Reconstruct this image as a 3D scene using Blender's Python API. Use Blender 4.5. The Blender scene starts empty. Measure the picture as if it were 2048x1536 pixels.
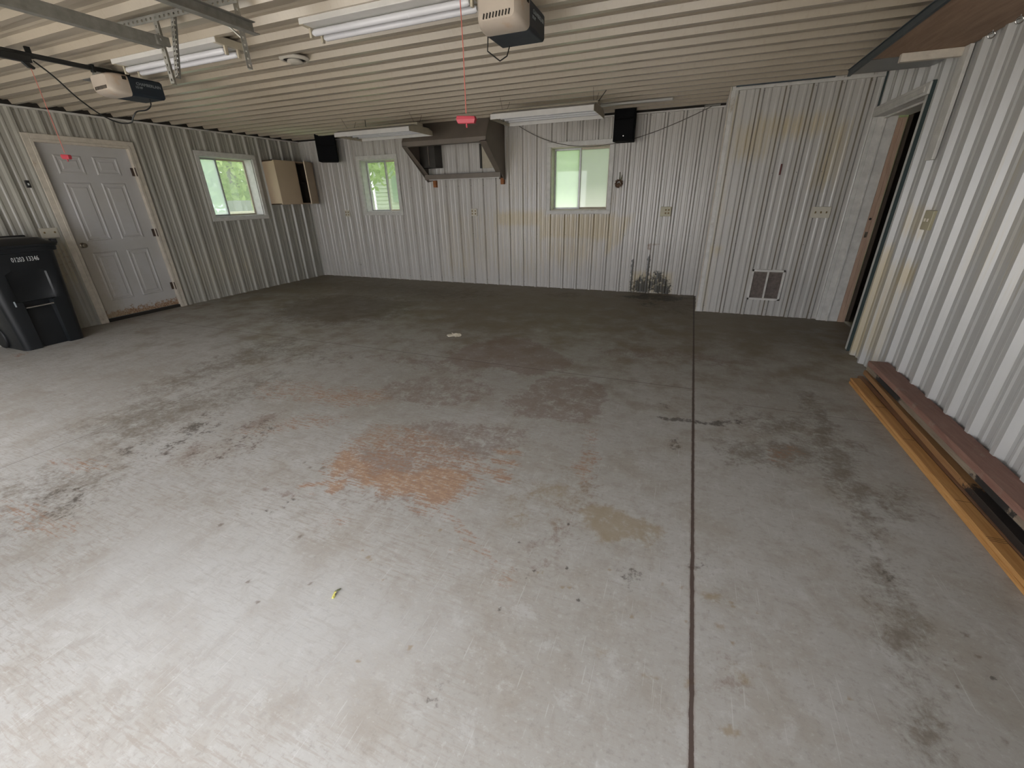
import bpy, bmesh, math, random
import numpy as np
from mathutils import Vector, Matrix
random.seed(7); rng = np.random.default_rng(7)
sc = bpy.context.scene
COL = sc.collection

# ------------------------------------------------------------------ camera, world, exposure
cam_d = bpy.data.cameras.new('camera'); cam = bpy.data.objects.new('camera', cam_d); COL.objects.link(cam)
cam_d.sensor_fit = 'HORIZONTAL'; cam_d.sensor_width = 36.0; cam_d.lens = 838.05/2048*36.0
cam_d.clip_start = 0.05; cam_d.clip_end = 200
R = Matrix(((0.9293948771446218, -0.13344027848133472, 0.34412040685806067),
            (0.36856636563386386, 0.38504230016021174, -0.8461094853568174),
            (-0.019595827636983046, 0.9132010288902205, 0.40703793972191876)))
cam.matrix_world = Matrix.Translation((0, 0, 1.43)) @ R.to_4x4()
sc.camera = cam
sc.view_settings.view_transform = 'Standard'; sc.view_settings.look = 'None'
sc.view_settings.gamma = 1.0; sc.view_settings.use_curve_mapping = False
sc.view_settings.exposure = 2.44
w = bpy.data.worlds.new('sky'); sc.world = w; w.use_nodes = True
wn = w.node_tree.nodes; wl = w.node_tree.links; wn.clear()
wo = wn.new('ShaderNodeOutputWorld'); wb = wn.new('ShaderNodeBackground')
wg = wn.new('ShaderNodeTexCoord'); ws = wn.new('ShaderNodeSeparateXYZ'); wr = wn.new('ShaderNodeValToRGB')
wl.new(wg.outputs['Generated'], ws.inputs[0]); wl.new(ws.outputs['Z'], wr.inputs[0])
wr.color_ramp.elements[0].position = 0.0; wr.color_ramp.elements[0].color = (0.84, 0.855, 0.90, 1)
wr.color_ramp.elements[1].position = 0.9; wr.color_ramp.elements[1].color = (0.98, 1.0, 1.08, 1)
wl.new(wr.outputs[0], wb.inputs[0]); wb.inputs[1].default_value = 1.0
wl.new(wb.outputs[0], wo.inputs[0])
sun_d = bpy.data.lights.new('sun', 'SUN'); sun_d.energy = 3.2; sun_d.angle = math.radians(12); sun_d.color = (1.0, 0.95, 0.87)
sun = bpy.data.objects.new('sun', sun_d); COL.objects.link(sun); sun.location = (2, 12, 20)
sun.rotation_euler = Vector((0.14, 0.36, 0.92)).to_track_quat('Z', 'Y').to_euler()      # high, behind the building
sc.cycles.max_bounces = 10; sc.cycles.diffuse_bounces = 7; sc.cycles.transparent_max_bounces = 12

# ------------------------------------------------------------------ room measures (metres)
XL, YB, XR, YC, XC, H = -7.09, 6.99, 1.61, 6.005, 0.2335, 2.505
YF = -0.35
SP = 0.2355            # spacing of the panel ribs

# ------------------------------------------------------------------ mesh helpers
class MB:
    def __init__(s): s.v = []; s.f = []
    def add(s, vs, fs):
        n = len(s.v); s.v += [tuple(map(float, p)) for p in vs]; s.f += [tuple(i+n for i in f) for f in fs]; return s
    def box(s, a, b, M=None):
        x0, y0, z0 = a; x1, y1, z1 = b
        x0, x1 = min(x0, x1), max(x0, x1); y0, y1 = min(y0, y1), max(y0, y1); z0, z1 = min(z0, z1), max(z0, z1)
        vs = [(x0,y0,z0),(x1,y0,z0),(x1,y1,z0),(x0,y1,z0),(x0,y0,z1),(x1,y0,z1),(x1,y1,z1),(x0,y1,z1)]
        if M is not None: vs = [M @ Vector(p) for p in vs]
        return s.add(vs, [(0,3,2,1),(4,5,6,7),(0,1,5,4),(1,2,6,5),(2,3,7,6),(3,0,4,7)])
    def loft(s, rings, cap=True, closed=True):
        n = len(rings[0]); vs = [p for r in rings for p in r]; fs = []
        for i in range(len(rings)-1):
            for j in range(n if closed else n-1):
                k = (j+1) % n
                fs.append((i*n+j, i*n+k, (i+1)*n+k, (i+1)*n+j))
        if cap and closed:
            fs.append(tuple(reversed(range(n)))); fs.append(tuple((len(rings)-1)*n+j for j in range(n)))
        return s.add(vs, fs)
    def prism(s, poly, d):
        d = Vector(d); return s.loft([[Vector(p) for p in poly], [Vector(p)+d for p in poly]])
    def tube(s, pts, r, n=10, cap=True):
        pts = [Vector(p) for p in pts]; rings = []; up = Vector((0.13, 0.31, 0.94)).normalized()
        rr = r if isinstance(r, (list, tuple)) else [r]*len(pts)
        for i, p in enumerate(pts):
            t = (pts[min(i+1, len(pts)-1)] - pts[max(i-1, 0)])
            if t.length < 1e-9: t = Vector((0, 0, 1))
            t.normalize(); a = up.cross(t)
            if a.length < 1e-3: a = Vector((1, 0, 0)).cross(t)
            a.normalize(); b = t.cross(a)
            rings.append([p + rr[i]*(math.cos(2*math.pi*k/n)*a + math.sin(2*math.pi*k/n)*b) for k in range(n)])
        return s.loft(rings, cap)
    def lathe(s, c, prof, n=28, axis='z'):
        rings = []
        for r, h in prof:
            ring = []
            for k in range(n):
                a = 2*math.pi*k/n; x, y = r*math.cos(a), r*math.sin(a)
                q = {'z': (x, y, h), 'y': (x, h, -y), 'x': (h, x, y)}[axis]
                ring.append((c[0]+q[0], c[1]+q[1], c[2]+q[2]))
            rings.append(ring)
        return s.loft(rings)
    def torus(s, c, R_, r, n=20, m=8, M=None):
        vs = []; fs = []
        for i in range(n):
            A = 2*math.pi*i/n
            for j in range(m):
                B = 2*math.pi*j/m
                p = Vector(((R_+r*math.cos(B))*math.cos(A), (R_+r*math.cos(B))*math.sin(A), r*math.sin(B)))
                if M is not None: p = M @ p
                vs.append(p+Vector(c))
                fs.append((i*m+j, ((i+1) % n)*m+j, ((i+1) % n)*m+(j+1) % m, i*m+(j+1) % m))
        return s.add(vs, fs)
    def build(s, name, mat, parent=None, bevel=0.0, smooth=False, seg=2):
        me = bpy.data.meshes.new(name)
        off = Vector((0, 0, 0))
        if parent is not None:
            p = parent
            while p is not None: off += p.location; p = p.parent
        me.from_pydata([tuple(Vector(p)-off) for p in s.v], [], s.f)
        me.update()
        bm = bmesh.new(); bm.from_mesh(me)
        bmesh.ops.recalc_face_normals(bm, faces=bm.faces)
        if bevel > 0:
            es = [e for e in bm.edges if len(e.link_faces) == 2 and e.calc_face_angle(0) > 0.6]
            bmesh.ops.bevel(bm, geom=es, offset=bevel, segments=seg, profile=0.5, affect='EDGES', clamp_overlap=True)
        bm.to_mesh(me); bm.free()
        if smooth:
            for p in me.polygons: p.use_smooth = True
            try: me.set_sharp_from_angle(angle=0.7)
            except Exception: pass
        if mat is not None: me.materials.append(mat)
        o = bpy.data.objects.new(name, me); COL.objects.link(o)
        if parent is not None: o.parent = parent
        return o

def tag(o, label=None, cat=None, group=None, kind=None):
    if label: o['label'] = label
    if cat: o['category'] = cat
    if group: o['group'] = group
    if kind: o['kind'] = kind
    return o
def thing(name, loc, label, cat, group=None):
    o = bpy.data.objects.new(name, None); COL.objects.link(o); o.location = loc; o.empty_display_size = 0.1
    return tag(o, label, cat, group)
def struct_empty(name, loc):
    o = bpy.data.objects.new(name, None); COL.objects.link(o); o.location = loc; o['kind'] = 'structure'; return o
def copy_tree(o, parent=None):
    c = o.copy(); COL.objects.link(c)
    if parent is not None: c.parent = parent
    for ch in [q for q in bpy.data.objects if q.parent == o]: copy_tree(ch, c)
    return c
def text_mesh(txt, size, origin, xdir, ydir, name, mat, parent, extrude=0.0006, xscale=1.0, shear=0):
    cu = bpy.data.curves.new('t', 'FONT'); cu.body = txt; cu.size = size; cu.extrude = extrude; cu.resolution_u = 2
    cu.align_x = 'CENTER'; cu.align_y = 'CENTER'; cu.space_character = 1.0
    ob = bpy.data.objects.new('t', cu); COL.objects.link(ob)
    dg = bpy.context.evaluated_depsgraph_get(); dg.update()
    me = bpy.data.meshes.new_from_object(ob.evaluated_get(dg))
    bpy.data.objects.remove(ob)
    X = Vector(xdir).normalized(); Y = Vector(ydir).normalized(); Z = X.cross(Y)
    off = Vector((0, 0, 0)); p = parent
    while p is not None: off += p.location; p = p.parent
    for v in me.vertices:
        v.co = Vector(origin)-off + X*v.co.x*xscale + Y*v.co.y + Z*v.co.z
    me.materials.clear(); me.materials.append(mat)
    o = bpy.data.objects.new(name, me); COL.objects.link(o); o.parent = parent
    return o

# ------------------------------------------------------------------ materials
class NT:
    def __init__(s, name):
        s.m = bpy.data.materials.new(name); s.m.use_nodes = True
        s.n = s.m.node_tree.nodes; s.l = s.m.node_tree.links; s.n.clear()
        s.out = s.n.new('ShaderNodeOutputMaterial'); s.b = s.n.new('ShaderNodeBsdfPrincipled')
        s.l.new(s.b.outputs[0], s.out.inputs[0])
        s.geo = s.n.new('ShaderNodeNewGeometry'); s.tc = s.n.new('ShaderNodeTexCoord')
    def inp(s, sock, v):
        if isinstance(v, (int, float)): sock.default_value = v
        elif isinstance(v, (tuple, list)): sock.default_value = tuple(v)+((1,) if len(v) == 3 and len(sock.default_value) == 4 else ())
        else: s.l.new(v, sock)
    def math(s, op, a, b=0.0, c=None, clamp=False):
        n = s.n.new('ShaderNodeMath'); n.operation = op; n.use_clamp = clamp
        s.inp(n.inputs[0], a); s.inp(n.inputs[1], b)
        if c is not None: s.inp(n.inputs[2], c)
        return n.outputs[0]
    def noise(s, scale, detail=4, rough=0.55, vec=None, stretch=None, dist=0.0, obj=True):
        n = s.n.new('ShaderNodeTexNoise'); n.inputs['Scale'].default_value = scale; n.inputs['Detail'].default_value = detail
        n.inputs['Roughness'].default_value = rough; n.inputs['Distortion'].default_value = dist
        v = vec or (s.tc.outputs['Object'] if obj else s.geo.outputs['Position'])
        if stretch:
            mp = s.n.new('ShaderNodeMapping'); s.l.new(v, mp.inputs[0])
            if len(stretch) > 3: mp.inputs['Rotation'].default_value = (0, 0, stretch[3])
            mp.inputs['Scale'].default_value = stretch[:3]; v = mp.outputs[0]
        s.l.new(v, n.inputs['Vector']); return n.outputs[0]
    def ramp(s, f, *stops):
        r = s.n.new('ShaderNodeValToRGB'); s.inp(r.inputs[0], f); e = r.color_ramp.elements
        for i, (p, c) in enumerate(stops):
            x = e[i] if i < 2 else e.new(p)
            x.position = p; x.color = tuple(c)+(1,) if len(c) == 3 else c
        return r.outputs[0]
    def smooth(s, f, lo, hi):
        n = s.n.new('ShaderNodeMapRange'); n.interpolation_type = 'SMOOTHSTEP'
        s.inp(n.inputs[0], f); n.inputs[1].default_value = lo; n.inputs[2].default_value = hi
        return n.outputs[0]
    def mix(s, f, a, b, mode='MIX'):
        n = s.n.new('ShaderNodeMix'); n.data_type = 'RGBA'; n.blend_type = mode
        s.inp(n.inputs[0], f); s.inp(n.inputs[6], a); s.inp(n.inputs[7], b); return n.outputs[2]
    def xyz(s, v=None):
        n = s.n.new('ShaderNodeSeparateXYZ'); s.l.new(v or s.geo.outputs['Position'], n.inputs[0]); return n.outputs
    def attr(s, name):
        n = s.n.new('ShaderNodeAttribute'); n.attribute_name = name
        q = s.n.new('ShaderNodeSeparateColor'); s.l.new(n.outputs['Color'], q.inputs[0]); return q.outputs
    def bump(s, h, strength=0.3, dist=0.005):
        n = s.n.new('ShaderNodeBump'); n.inputs['Strength'].default_value = strength; n.inputs['Distance'].default_value = dist
        s.l.new(h, n.inputs['Height']); s.l.new(n.outputs[0], s.b.inputs['Normal'])
    def fin(s, col, rough=0.5, metal=0.0, spec=0.5):
        s.inp(s.b.inputs['Base Color'], col); s.inp(s.b.inputs['Roughness'], rough); s.inp(s.b.inputs['Metallic'], metal)
        s.b.inputs['Specular IOR Level'].default_value = spec; return s.m

def simple(name, c, rough=0.5, metal=0.0, var=0.12, scale=14, dirt=None, dirt_lo=0.58, dirt_hi=0.75, bump=0.0, stretch=None, spec=0.5):
    t = NT(name); f = t.noise(scale, 5, 0.6, stretch=stretch)
    lo = tuple(x*(1-var) for x in c); hi = tuple(min(1, x*(1+var)) for x in c)
    col = t.ramp(f, (0.3, lo), (0.7, hi))
    if dirt:
        g = t.smooth(t.noise(scale*0.45, 6, 0.65), dirt_lo, dirt_hi); col = t.mix(g, col, dirt)
    if bump: t.bump(f, bump, 0.003)
    r = t.math('ADD', t.math('MULTIPLY', f, 0.16), rough-0.08, clamp=True)
    return t.fin(col, r, metal, spec)

def panel_mat(name, base, dots=True, udir='X', phase=0.0, seam=0.0, sp=SP, zrows=(0.08, 0.86, 1.62, 2.42), streak=0.10, mildew=(0.34, 0.325, 0.275)):
    """painted ribbed steel: grime mask from the mesh (r yellow, g brown rust, b black mould) broken up by noise"""
    t = NT(name)
    n1 = t.noise(1.3, 5, 0.6, obj=False); n2 = t.noise(26, 5, 0.65, obj=False)
    st = t.noise(5, 4, 0.6, stretch=(9, 9, 0.35), obj=False)
    col = t.ramp(n1, (0.3, tuple(x*(1-streak) for x in base)), (0.7, base))
    col = t.mix(t.math('MULTIPLY', t.smooth(st, 0.5, 0.75), 0.28), col, mildew)
    a = t.attr('grime')
    y = t.smooth(t.math('ADD', a[0], t.math('MULTIPLY', t.math('SUBTRACT', st, 0.5), t.math('MULTIPLY', t.smooth(a[0], 0.0, 0.2), 1.3))), 0.1, 0.95)
    col = t.mix(t.math('MULTIPLY', y, 0.62), col, (0.50, 0.385, 0.165))
    g = t.smooth(t.math('ADD', a[1], t.math('MULTIPLY', t.math('SUBTRACT', n2, 0.5), 1.1)), 0.3, 0.7)
    col = t.mix(t.math('MULTIPLY', g, 0.8), col, (0.20, 0.10, 0.045))
    k = t.smooth(t.math('ADD', a[2], t.math('MULTIPLY', t.math('SUBTRACT', n2, 0.5), 1.9)), 0.45, 0.8)
    col = t.mix(t.math('MULTIPLY', k, 0.92), col, (0.018, 0.017, 0.012))
    if dots:
        X = t.xyz(); u = X[udir]; z = X['Z']
        fr = t.math('ABSOLUTE', t.math('SUBTRACT', t.math('FRACT', t.math('DIVIDE', t.math('SUBTRACT', u, phase+0.05), SP)), 0.5))
        fu = t.math('MULTIPLY', t.math('SUBTRACT', 0.5, fr), SP)
        best = None
        for zr in zrows:
            d = t.math('SQRT', t.math('ADD', t.math('POWER', t.math('ABSOLUTE', t.math('SUBTRACT', z, zr)), 2.0), t.math('POWER', fu, 2.0)))
            best = d if best is None else t.math('MINIMUM', best, d)
        col = t.mix(t.math('MULTIPLY', t.math('LESS_THAN', best, 0.0055), 0.65), col, (0.13, 0.12, 0.11))
    if seam > 0:      # thin dark line along the crease of every rib
        u = t.xyz()[udir]
        fr = t.math('FRACT', t.math('ADD', t.math('DIVIDE', t.math('SUBTRACT', u, phase), sp), 0.5))
        d = t.math('MULTIPLY', t.math('ABSOLUTE', t.math('SUBTRACT', fr, 0.5)), sp)
        wv = t.math('ADD', 0.005, t.math('MULTIPLY', t.noise(3, 3, 0.6, obj=False), 0.007))
        col = t.mix(t.math('MULTIPLY', t.smooth(t.math('DIVIDE', d, wv), 1.0, 0.4), seam), col, (0.14, 0.115, 0.08))
    return t.fin(col, 0.30, 0.0, 0.7)

def wood_mat(name, c1, c2, grain=(1, 14, 14), scale=3.0, paint=None, plo=0.5, phi=0.6, rough=0.65, pscale=2.0, pstretch=(1, 1, 1), knots=True, bands=()):
    t = NT(name); g = t.noise(scale, 6, 0.7, stretch=grain, dist=0.6)
    col = t.ramp(g, (0.32, c1), (0.68, c2))
    if knots:
        k = t.smooth(t.noise(6, 2, 0.5, stretch=(1, 0.35, 1)), 0.70, 0.74); col = t.mix(t.math('MULTIPLY', k, 0.7), col, tuple(x*0.3 for x in c1))
    if paint:
        m = t.smooth(t.noise(pscale, 6, 0.7, stretch=pstretch), plo, phi); col = t.mix(m, col, paint)
    if bands:      # black paint left on stretches of the board, ragged ends
        Y = t.xyz()['Y']; rg = t.math('MULTIPLY', t.math('SUBTRACT', t.noise(30, 5, 0.7, obj=False), 0.5), 0.35)
        for a, b in bands:
            m = t.math('MULTIPLY', t.smooth(t.math('ADD', Y, rg), a-0.03, a+0.03), t.smooth(t.math('ADD', Y, rg), b+0.03, b-0.03))
            col = t.mix(t.math('MULTIPLY', m, 0.95), col, (0.012, 0.013, 0.014))
    t.bump(g, 0.25, 0.002); return t.fin(col, rough)

def glass_mat(name, haze, tint=(0.93, 0.98, 0.95), hcol=(0.80, 0.90, 0.84), patch=0.0):
    t = NT(name); t.n.remove(t.b)
    tr = t.n.new('ShaderNodeBsdfTransparent'); tr.inputs[0].default_value = tint+(1,)
    tl = t.n.new('ShaderNodeBsdfTranslucent'); tl.inputs[0].default_value = hcol+(1,)
    gl = t.n.new('ShaderNodeBsdfGlossy'); gl.inputs['Roughness'].default_value = 0.03
    m1 = t.n.new('ShaderNodeMixShader'); m2 = t.n.new('ShaderNodeMixShader')
    f = t.math('ADD', haze-patch, t.math('MULTIPLY', t.noise(4, 4, 0.6), 2*patch), clamp=True)
    t.l.new(f, m1.inputs[0]); t.l.new(tr.outputs[0], m1.inputs[1]); t.l.new(tl.outputs[0], m1.inputs[2])
    m2.inputs[0].default_value = 0.05; t.l.new(m1.outputs[0], m2.inputs[1]); t.l.new(gl.outputs[0], m2.inputs[2])
    t.l.new(m2.outputs[0], t.out.inputs[0]); return t.m

def floor_mat():
    t = NT('stained_concrete'); P = t.geo.outputs['Position']; X = t.xyz()
    big = t.noise(0.55, 5, 0.55, obj=False); med = t.noise(3.2, 6, 0.62, obj=False); fine = t.noise(45, 6, 0.7, obj=False)
    mott = t.noise(9, 6, 0.7, obj=False, dist=0.4)
    brush = t.noise(9, 6, 0.72, stretch=(1.0, 9.0, 1, 0.55), obj=False, dist=0.3)
    base = t.ramp(big, (0.35, (0.335, 0.315, 0.28)), (0.65, (0.43, 0.415, 0.385)))
    base = t.mix(t.math('MULTIPLY', t.smooth(med, 0.46, 0.66), 0.45), base, (0.29, 0.25, 0.20))
    base = t.mix(t.math('MULTIPLY', t.smooth(mott, 0.50, 0.66), 0.38), base, (0.27, 0.235, 0.195))
    base = t.mix(t.math('MULTIPLY', t.smooth(mott, 0.46, 0.34), 0.35), base, (0.50, 0.49, 0.47))
    # trowel and tyre streaks, stronger on the left half
    lm = t.smooth(X['X'], 0.4, -1.4)
    base = t.mix(t.math('MULTIPLY', t.math('MULTIPLY', t.smooth(brush, 0.48, 0.62), t.math('ADD', 0.25, t.math('MULTIPLY', lm, 0.75))), 0.55), base, (0.29, 0.25, 0.205))
    base = t.mix(t.math('MULTIPLY', t.smooth(fine, 0.52, 0.68), 0.40), base, (0.23, 0.21, 0.18))
    base = t.mix(t.math('MULTIPLY', t.smooth(fine, 0.44, 0.32), 0.35), base, (0.52, 0.51, 0.49))
    scr = t.noise(150, 1, 0.4, stretch=(1.0, 0.03, 1, -0.9), obj=False)
    base = t.mix(t.math('MULTIPLY', t.smooth(scr, 0.70, 0.74), 0.30), base, (0.58, 0.57, 0.55))
    grime_falloff = t.smooth(t.math('ADD', X['Y'], t.math('MULTIPLY', t.math('ADD', t.math('SUBTRACT', med, 0.5), t.math('SUBTRACT', big, 0.5)), 5.0)), 2.7, 5.5)
    base = t.mix(t.math('MULTIPLY', grime_falloff, 0.78), base, (0.185, 0.145, 0.088))      # brown grime plus painted light falloff toward the back of the slab
    A = t.attr('markA'); B = t.attr('markB')
    nz = t.math('MULTIPLY', t.math('SUBTRACT', t.math('ADD', t.math('MULTIPLY', fine, 0.40), t.math('MULTIPLY', mott, 0.60)), 0.5), 3.6)
    nb = t.math('MULTIPLY', t.math('SUBTRACT', t.math('ADD', t.math('MULTIPLY', brush, 0.6), t.math('MULTIPLY', fine, 0.4)), 0.5), 3.6)
    def lay(base, a, n, amp, lo, hi, op, c):
        f = t.smooth(t.math('ADD', a, t.math('MULTIPLY', t.math('MULTIPLY', n, amp), t.smooth(a, 0.0, 0.15))), lo, hi)
        return t.mix(t.math('MULTIPLY', f, op), base, c)
    base = lay(base, B[2], nb, 1.2, 0.1, 0.8, 0.35, (0.46, 0.455, 0.44))
    base = lay(base, B[1], nz, 0.9, 0.15, 0.85, 0.62, (0.27, 0.205, 0.12))
    base = lay(base, B[0], nz, 1.3, 0.12, 0.9, 0.55, (0.20, 0.135, 0.11))
    base = lay(base, A[1], nz, 1.0, 0.05, 0.95, 0.60, (0.115, 0.085, 0.055))
    rc = t.ramp(t.math('ADD', nb, 0.5), (0.35, (0.44, 0.235, 0.10)), (0.62, (0.31, 0.18, 0.115)))
    base = lay(base, A[0], nb, 2.0, 0.18, 0.95, 0.78, rc)
    base = lay(base, A[2], nz, 1.6, 0.25, 0.9, 0.75, (0.06, 0.05, 0.042))
    # joints between the pours
    wob = t.math('MULTIPLY', t.math('SUBTRACT', t.noise(14, 4, 0.7, obj=False), 0.5), 0.010)
    dx = t.math('ABSOLUTE', t.math('SUBTRACT', t.math('ADD', X['X'], wob), 0.200))
    wv = t.math('ADD', 0.0045, t.math('MULTIPLY', t.noise(2.2, 5, 0.7, obj=False), 0.0055))
    j1 = t.math('LESS_THAN', dx, wv)
    dl = t.math('ABSOLUTE', t.math('SUBTRACT', X['Y'], 3.355)); dr = t.math('ABSOLUTE', t.math('SUBTRACT', X['Y'], 3.18))
    j2 = t.math('MULTIPLY', t.math('LESS_THAN', dl, 0.005), t.math('LESS_THAN', X['X'], 0.2))
    j3 = t.math('MULTIPLY', t.math('LESS_THAN', dr, 0.004), t.math('GREATER_THAN', X['X'], 0.55))
    d4 = t.math('ABSOLUTE', t.math('SUBTRACT', X['X'], t.math('ADD', -3.70, t.math('MULTIPLY', X['Y'], 0.045))))
    j4 = t.math('LESS_THAN', d4, 0.0045)
    base = t.mix(t.math('MULTIPLY', t.smooth(dx, 0.016, 0.004), 0.45), base, (0.13, 0.085, 0.06))
    j = t.math('MAXIMUM', j1, t.math('MAXIMUM', t.math('MULTIPLY', j2, 0.65), t.math('MAXIMUM', t.math('MULTIPLY', j3, 0.5), t.math('MULTIPLY', j4, 0.45))))
    base = t.mix(t.math('MULTIPLY', j, 0.85), base, (0.055, 0.032, 0.024))
    h = t.math('SUBTRACT', t.math('MULTIPLY', fine, 0.25), j)
    t.bump(h, 0.25, 0.004)
    rough = t.math('ADD', 0.46, t.math('MULTIPLY', med, 0.22))
    return t.fin(base, rough, 0.0, 0.42)

M = {}
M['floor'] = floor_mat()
M['ceiling'] = panel_mat('aged_ceiling_steel', (0.41, 0.352, 0.27), dots=False, mildew=(0.30, 0.235, 0.15))
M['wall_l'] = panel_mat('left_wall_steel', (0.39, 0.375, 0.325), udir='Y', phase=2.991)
M['wall_b'] = panel_mat('back_wall_steel', (0.56, 0.535, 0.495), udir='X', phase=-2.851, seam=0.75, sp=0.2343)
M['wall_c'] = panel_mat('closet_steel', (0.53, 0.51, 0.475), udir='X', phase=0.262, seam=0.9, sp=0.2440)
M['wall_r'] = panel_mat('right_wall_steel', (0.51, 0.505, 0.485), udir='Y', phase=4.679)
M['white_trim'] = simple('white_trim', (0.60, 0.585, 0.545), 0.45, dirt=(0.36, 0.30, 0.22), dirt_lo=0.6, dirt_hi=0.8)
M['cream_trim'] = simple('cream_trim', (0.58, 0.525, 0.44), 0.5, dirt=(0.28, 0.19, 0.11), dirt_lo=0.6, dirt_hi=0.8)
M['grey_trim'] = simple('grey_trim', (0.42, 0.41, 0.37), 0.5)
M['fixture_white'] = simple('fixture_white', (0.58, 0.565, 0.53), 0.4, var=0.05)
M['fixture_tan'] = simple('fixture_tan', (0.46, 0.41, 0.31), 0.5, var=0.1)
M['tube'] = simple('unlit_tube', (0.62, 0.62, 0.64), 0.25, var=0.02)
M['galv'] = simple('galvanized_steel', (0.40, 0.39, 0.35), 0.42, 0.75, var=0.25, scale=30)
M['galv_dark'] = simple('dull_galvanized', (0.24, 0.232, 0.205), 0.5, 0.35, var=0.2, scale=20)
M['black_metal'] = simple('black_metal', (0.012, 0.013, 0.013), 0.4)
M['black_plastic'] = simple('black_plastic', (0.010, 0.010, 0.011), 0.55)
M['speaker_black'] = simple('speaker_black', (0.004, 0.004, 0.0045), 0.8, spec=0.15)
M['grille_black'] = simple('grille_black', (0.006, 0.006, 0.007), 0.85, scale=120, var=0.5, spec=0.15)
M['can'] = simple('trash_can_plastic', (0.008, 0.0095, 0.011), 0.40, var=0.15, scale=8)
M['navy'] = simple('opener_housing', (0.014, 0.022, 0.032), 0.5)
M['lens'] = simple('yellowed_lens', (0.50, 0.43, 0.355), 0.35, var=0.08, scale=6, dirt=(0.48, 0.30, 0.16), dirt_lo=0.52, dirt_hi=0.72)
M['red'] = simple('red_plastic', (0.34, 0.03, 0.045), 0.45, var=0.05)
M['red_cord'] = simple('red_cord', (0.50, 0.13, 0.10), 0.8)
M['print'] = simple('white_print', (0.55, 0.56, 0.55), 0.6, var=0.05)
M['print_dim'] = simple('grey_print', (0.30, 0.33, 0.34), 0.6, var=0.05)
M['hood'] = simple('brown_hood_steel', (0.18, 0.15, 0.122), 0.45, 0.1, var=0.12, scale=5)
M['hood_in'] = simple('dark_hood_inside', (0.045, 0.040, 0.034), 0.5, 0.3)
M['hood_lip'] = simple('bright_hood_lip', (0.55, 0.53, 0.50), 0.4)
M['cab'] = simple('tan_cabinet', (0.50, 0.385, 0.265), 0.5, var=0.05, scale=3)
M['cab_light'] = simple('tan_cabinet_edge', (0.66, 0.55, 0.40), 0.5, var=0.05)
M['cab_shade'] = simple('painted_cabinet_shade', (0.05, 0.038, 0.028), 0.8)  # dark tone that paints in the shade inside the cabinet
M['dark'] = simple('dark_void', (0.02, 0.016, 0.012), 0.9)
M['block'] = wood_mat('orange_wood', (0.25, 0.085, 0.022), (0.40, 0.15, 0.045))
M['switch'] = simple('aged_switch_plate', (0.60, 0.56, 0.46), 0.4, var=0.04)
M['switch_tan'] = simple('tan_switch_plate', (0.45, 0.41, 0.27), 0.4, var=0.04)
M['socket'] = simple('socket_brown', (0.22, 0.15, 0.06), 0.5)
M['brass'] = simple('tarnished_brass', (0.22, 0.19, 0.15), 0.35, 0.8, var=0.3, scale=40)
M['hinge'] = simple('rusty_hinge', (0.07, 0.045, 0.035), 0.6, 0.4)
M['teal'] = simple('dark_teal_strip', (0.035, 0.055, 0.055), 0.6)
M['blue_steel'] = simple('blue_grey_steel', (0.055, 0.075, 0.090), 0.45, 0.5)
M['sheet'] = simple('grey_sheet_metal', (0.20, 0.205, 0.20), 0.35, 0.6)
M['jamb_wood'] = wood_mat('peach_jamb', (0.36, 0.24, 0.17), (0.48, 0.34, 0.25), grain=(12, 12, 1))
M['plywood'] = wood_mat('plywood', (0.25, 0.15, 0.095), (0.38, 0.25, 0.16), grain=(10, 1.1, 1), scale=2.0, knots=False)
M['lum_orange'] = wood_mat('orange_lumber', (0.40, 0.19, 0.055), (0.60, 0.33, 0.12), grain=(16, 0.9, 16))
M['lum_brown'] = wood_mat('brown_lumber', (0.21, 0.11, 0.058), (0.33, 0.18, 0.10), grain=(14, 0.9, 14))
M['lum_red'] = wood_mat('red_lumber', (0.21, 0.105, 0.078), (0.32, 0.185, 0.14), grain=(9, 1.0, 9), paint=(0.30, 0.235, 0.185), plo=0.54, phi=0.72, pscale=5, pstretch=(1.6, 1, 1), knots=False)
M['lum_grey'] = wood_mat('grey_lumber', (0.17, 0.125, 0.085), (0.33, 0.27, 0.20), grain=(12, 0.9, 12), bands=((3.30, 3.72), (2.12, 2.42)))
M['lum_black'] = wood_mat('black_lumber', (0.010, 0.011, 0.012), (0.022, 0.022, 0.022), grain=(12, 0.9, 12), knots=False)
M['lum_tan'] = wood_mat('tan_lumber', (0.26, 0.13, 0.05), (0.42, 0.23, 0.10), grain=(14, 0.8, 14), bands=((-1.0, 2.42),))
M['pencil'] = simple('pencil_mark', (0.07, 0.04, 0.02), 0.8)
M['vent'] = simple('vent_white', (0.58, 0.54, 0.46), 0.5, dirt=(0.22, 0.18, 0.12))
M['louver'] = simple('dusty_louver', (0.20, 0.165, 0.145), 0.7, scale=30, var=0.3)
M['grille_white'] = simple('grille_white', (0.62, 0.60, 0.56), 0.45)
M['chrome'] = simple('dull_chrome', (0.55, 0.54, 0.52), 0.25, 0.9)
M['paper'] = simple('crumpled_paper', (0.60, 0.54, 0.42), 0.8)
M['leaf_yellow'] = simple('yellow_leaf', (0.55, 0.50, 0.12), 0.6)
M['leaf_dark'] = simple('dark_stem', (0.10, 0.11, 0.05), 0.7)
M['flower'] = simple('dried_flower', (0.15, 0.085, 0.05), 0.9, scale=60, var=0.5)
M['wire'] = simple('grey_wire', (0.12, 0.10, 0.085), 0.6)
M['sash'] = simple('aluminium_sash', (0.45, 0.45, 0.45), 0.35, 0.3)
M['sash_tan'] = simple('wood_sash', (0.50, 0.44, 0.35), 0.5)
M['reveal'] = simple('white_reveal', (0.55, 0.54, 0.53), 0.45)
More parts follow.
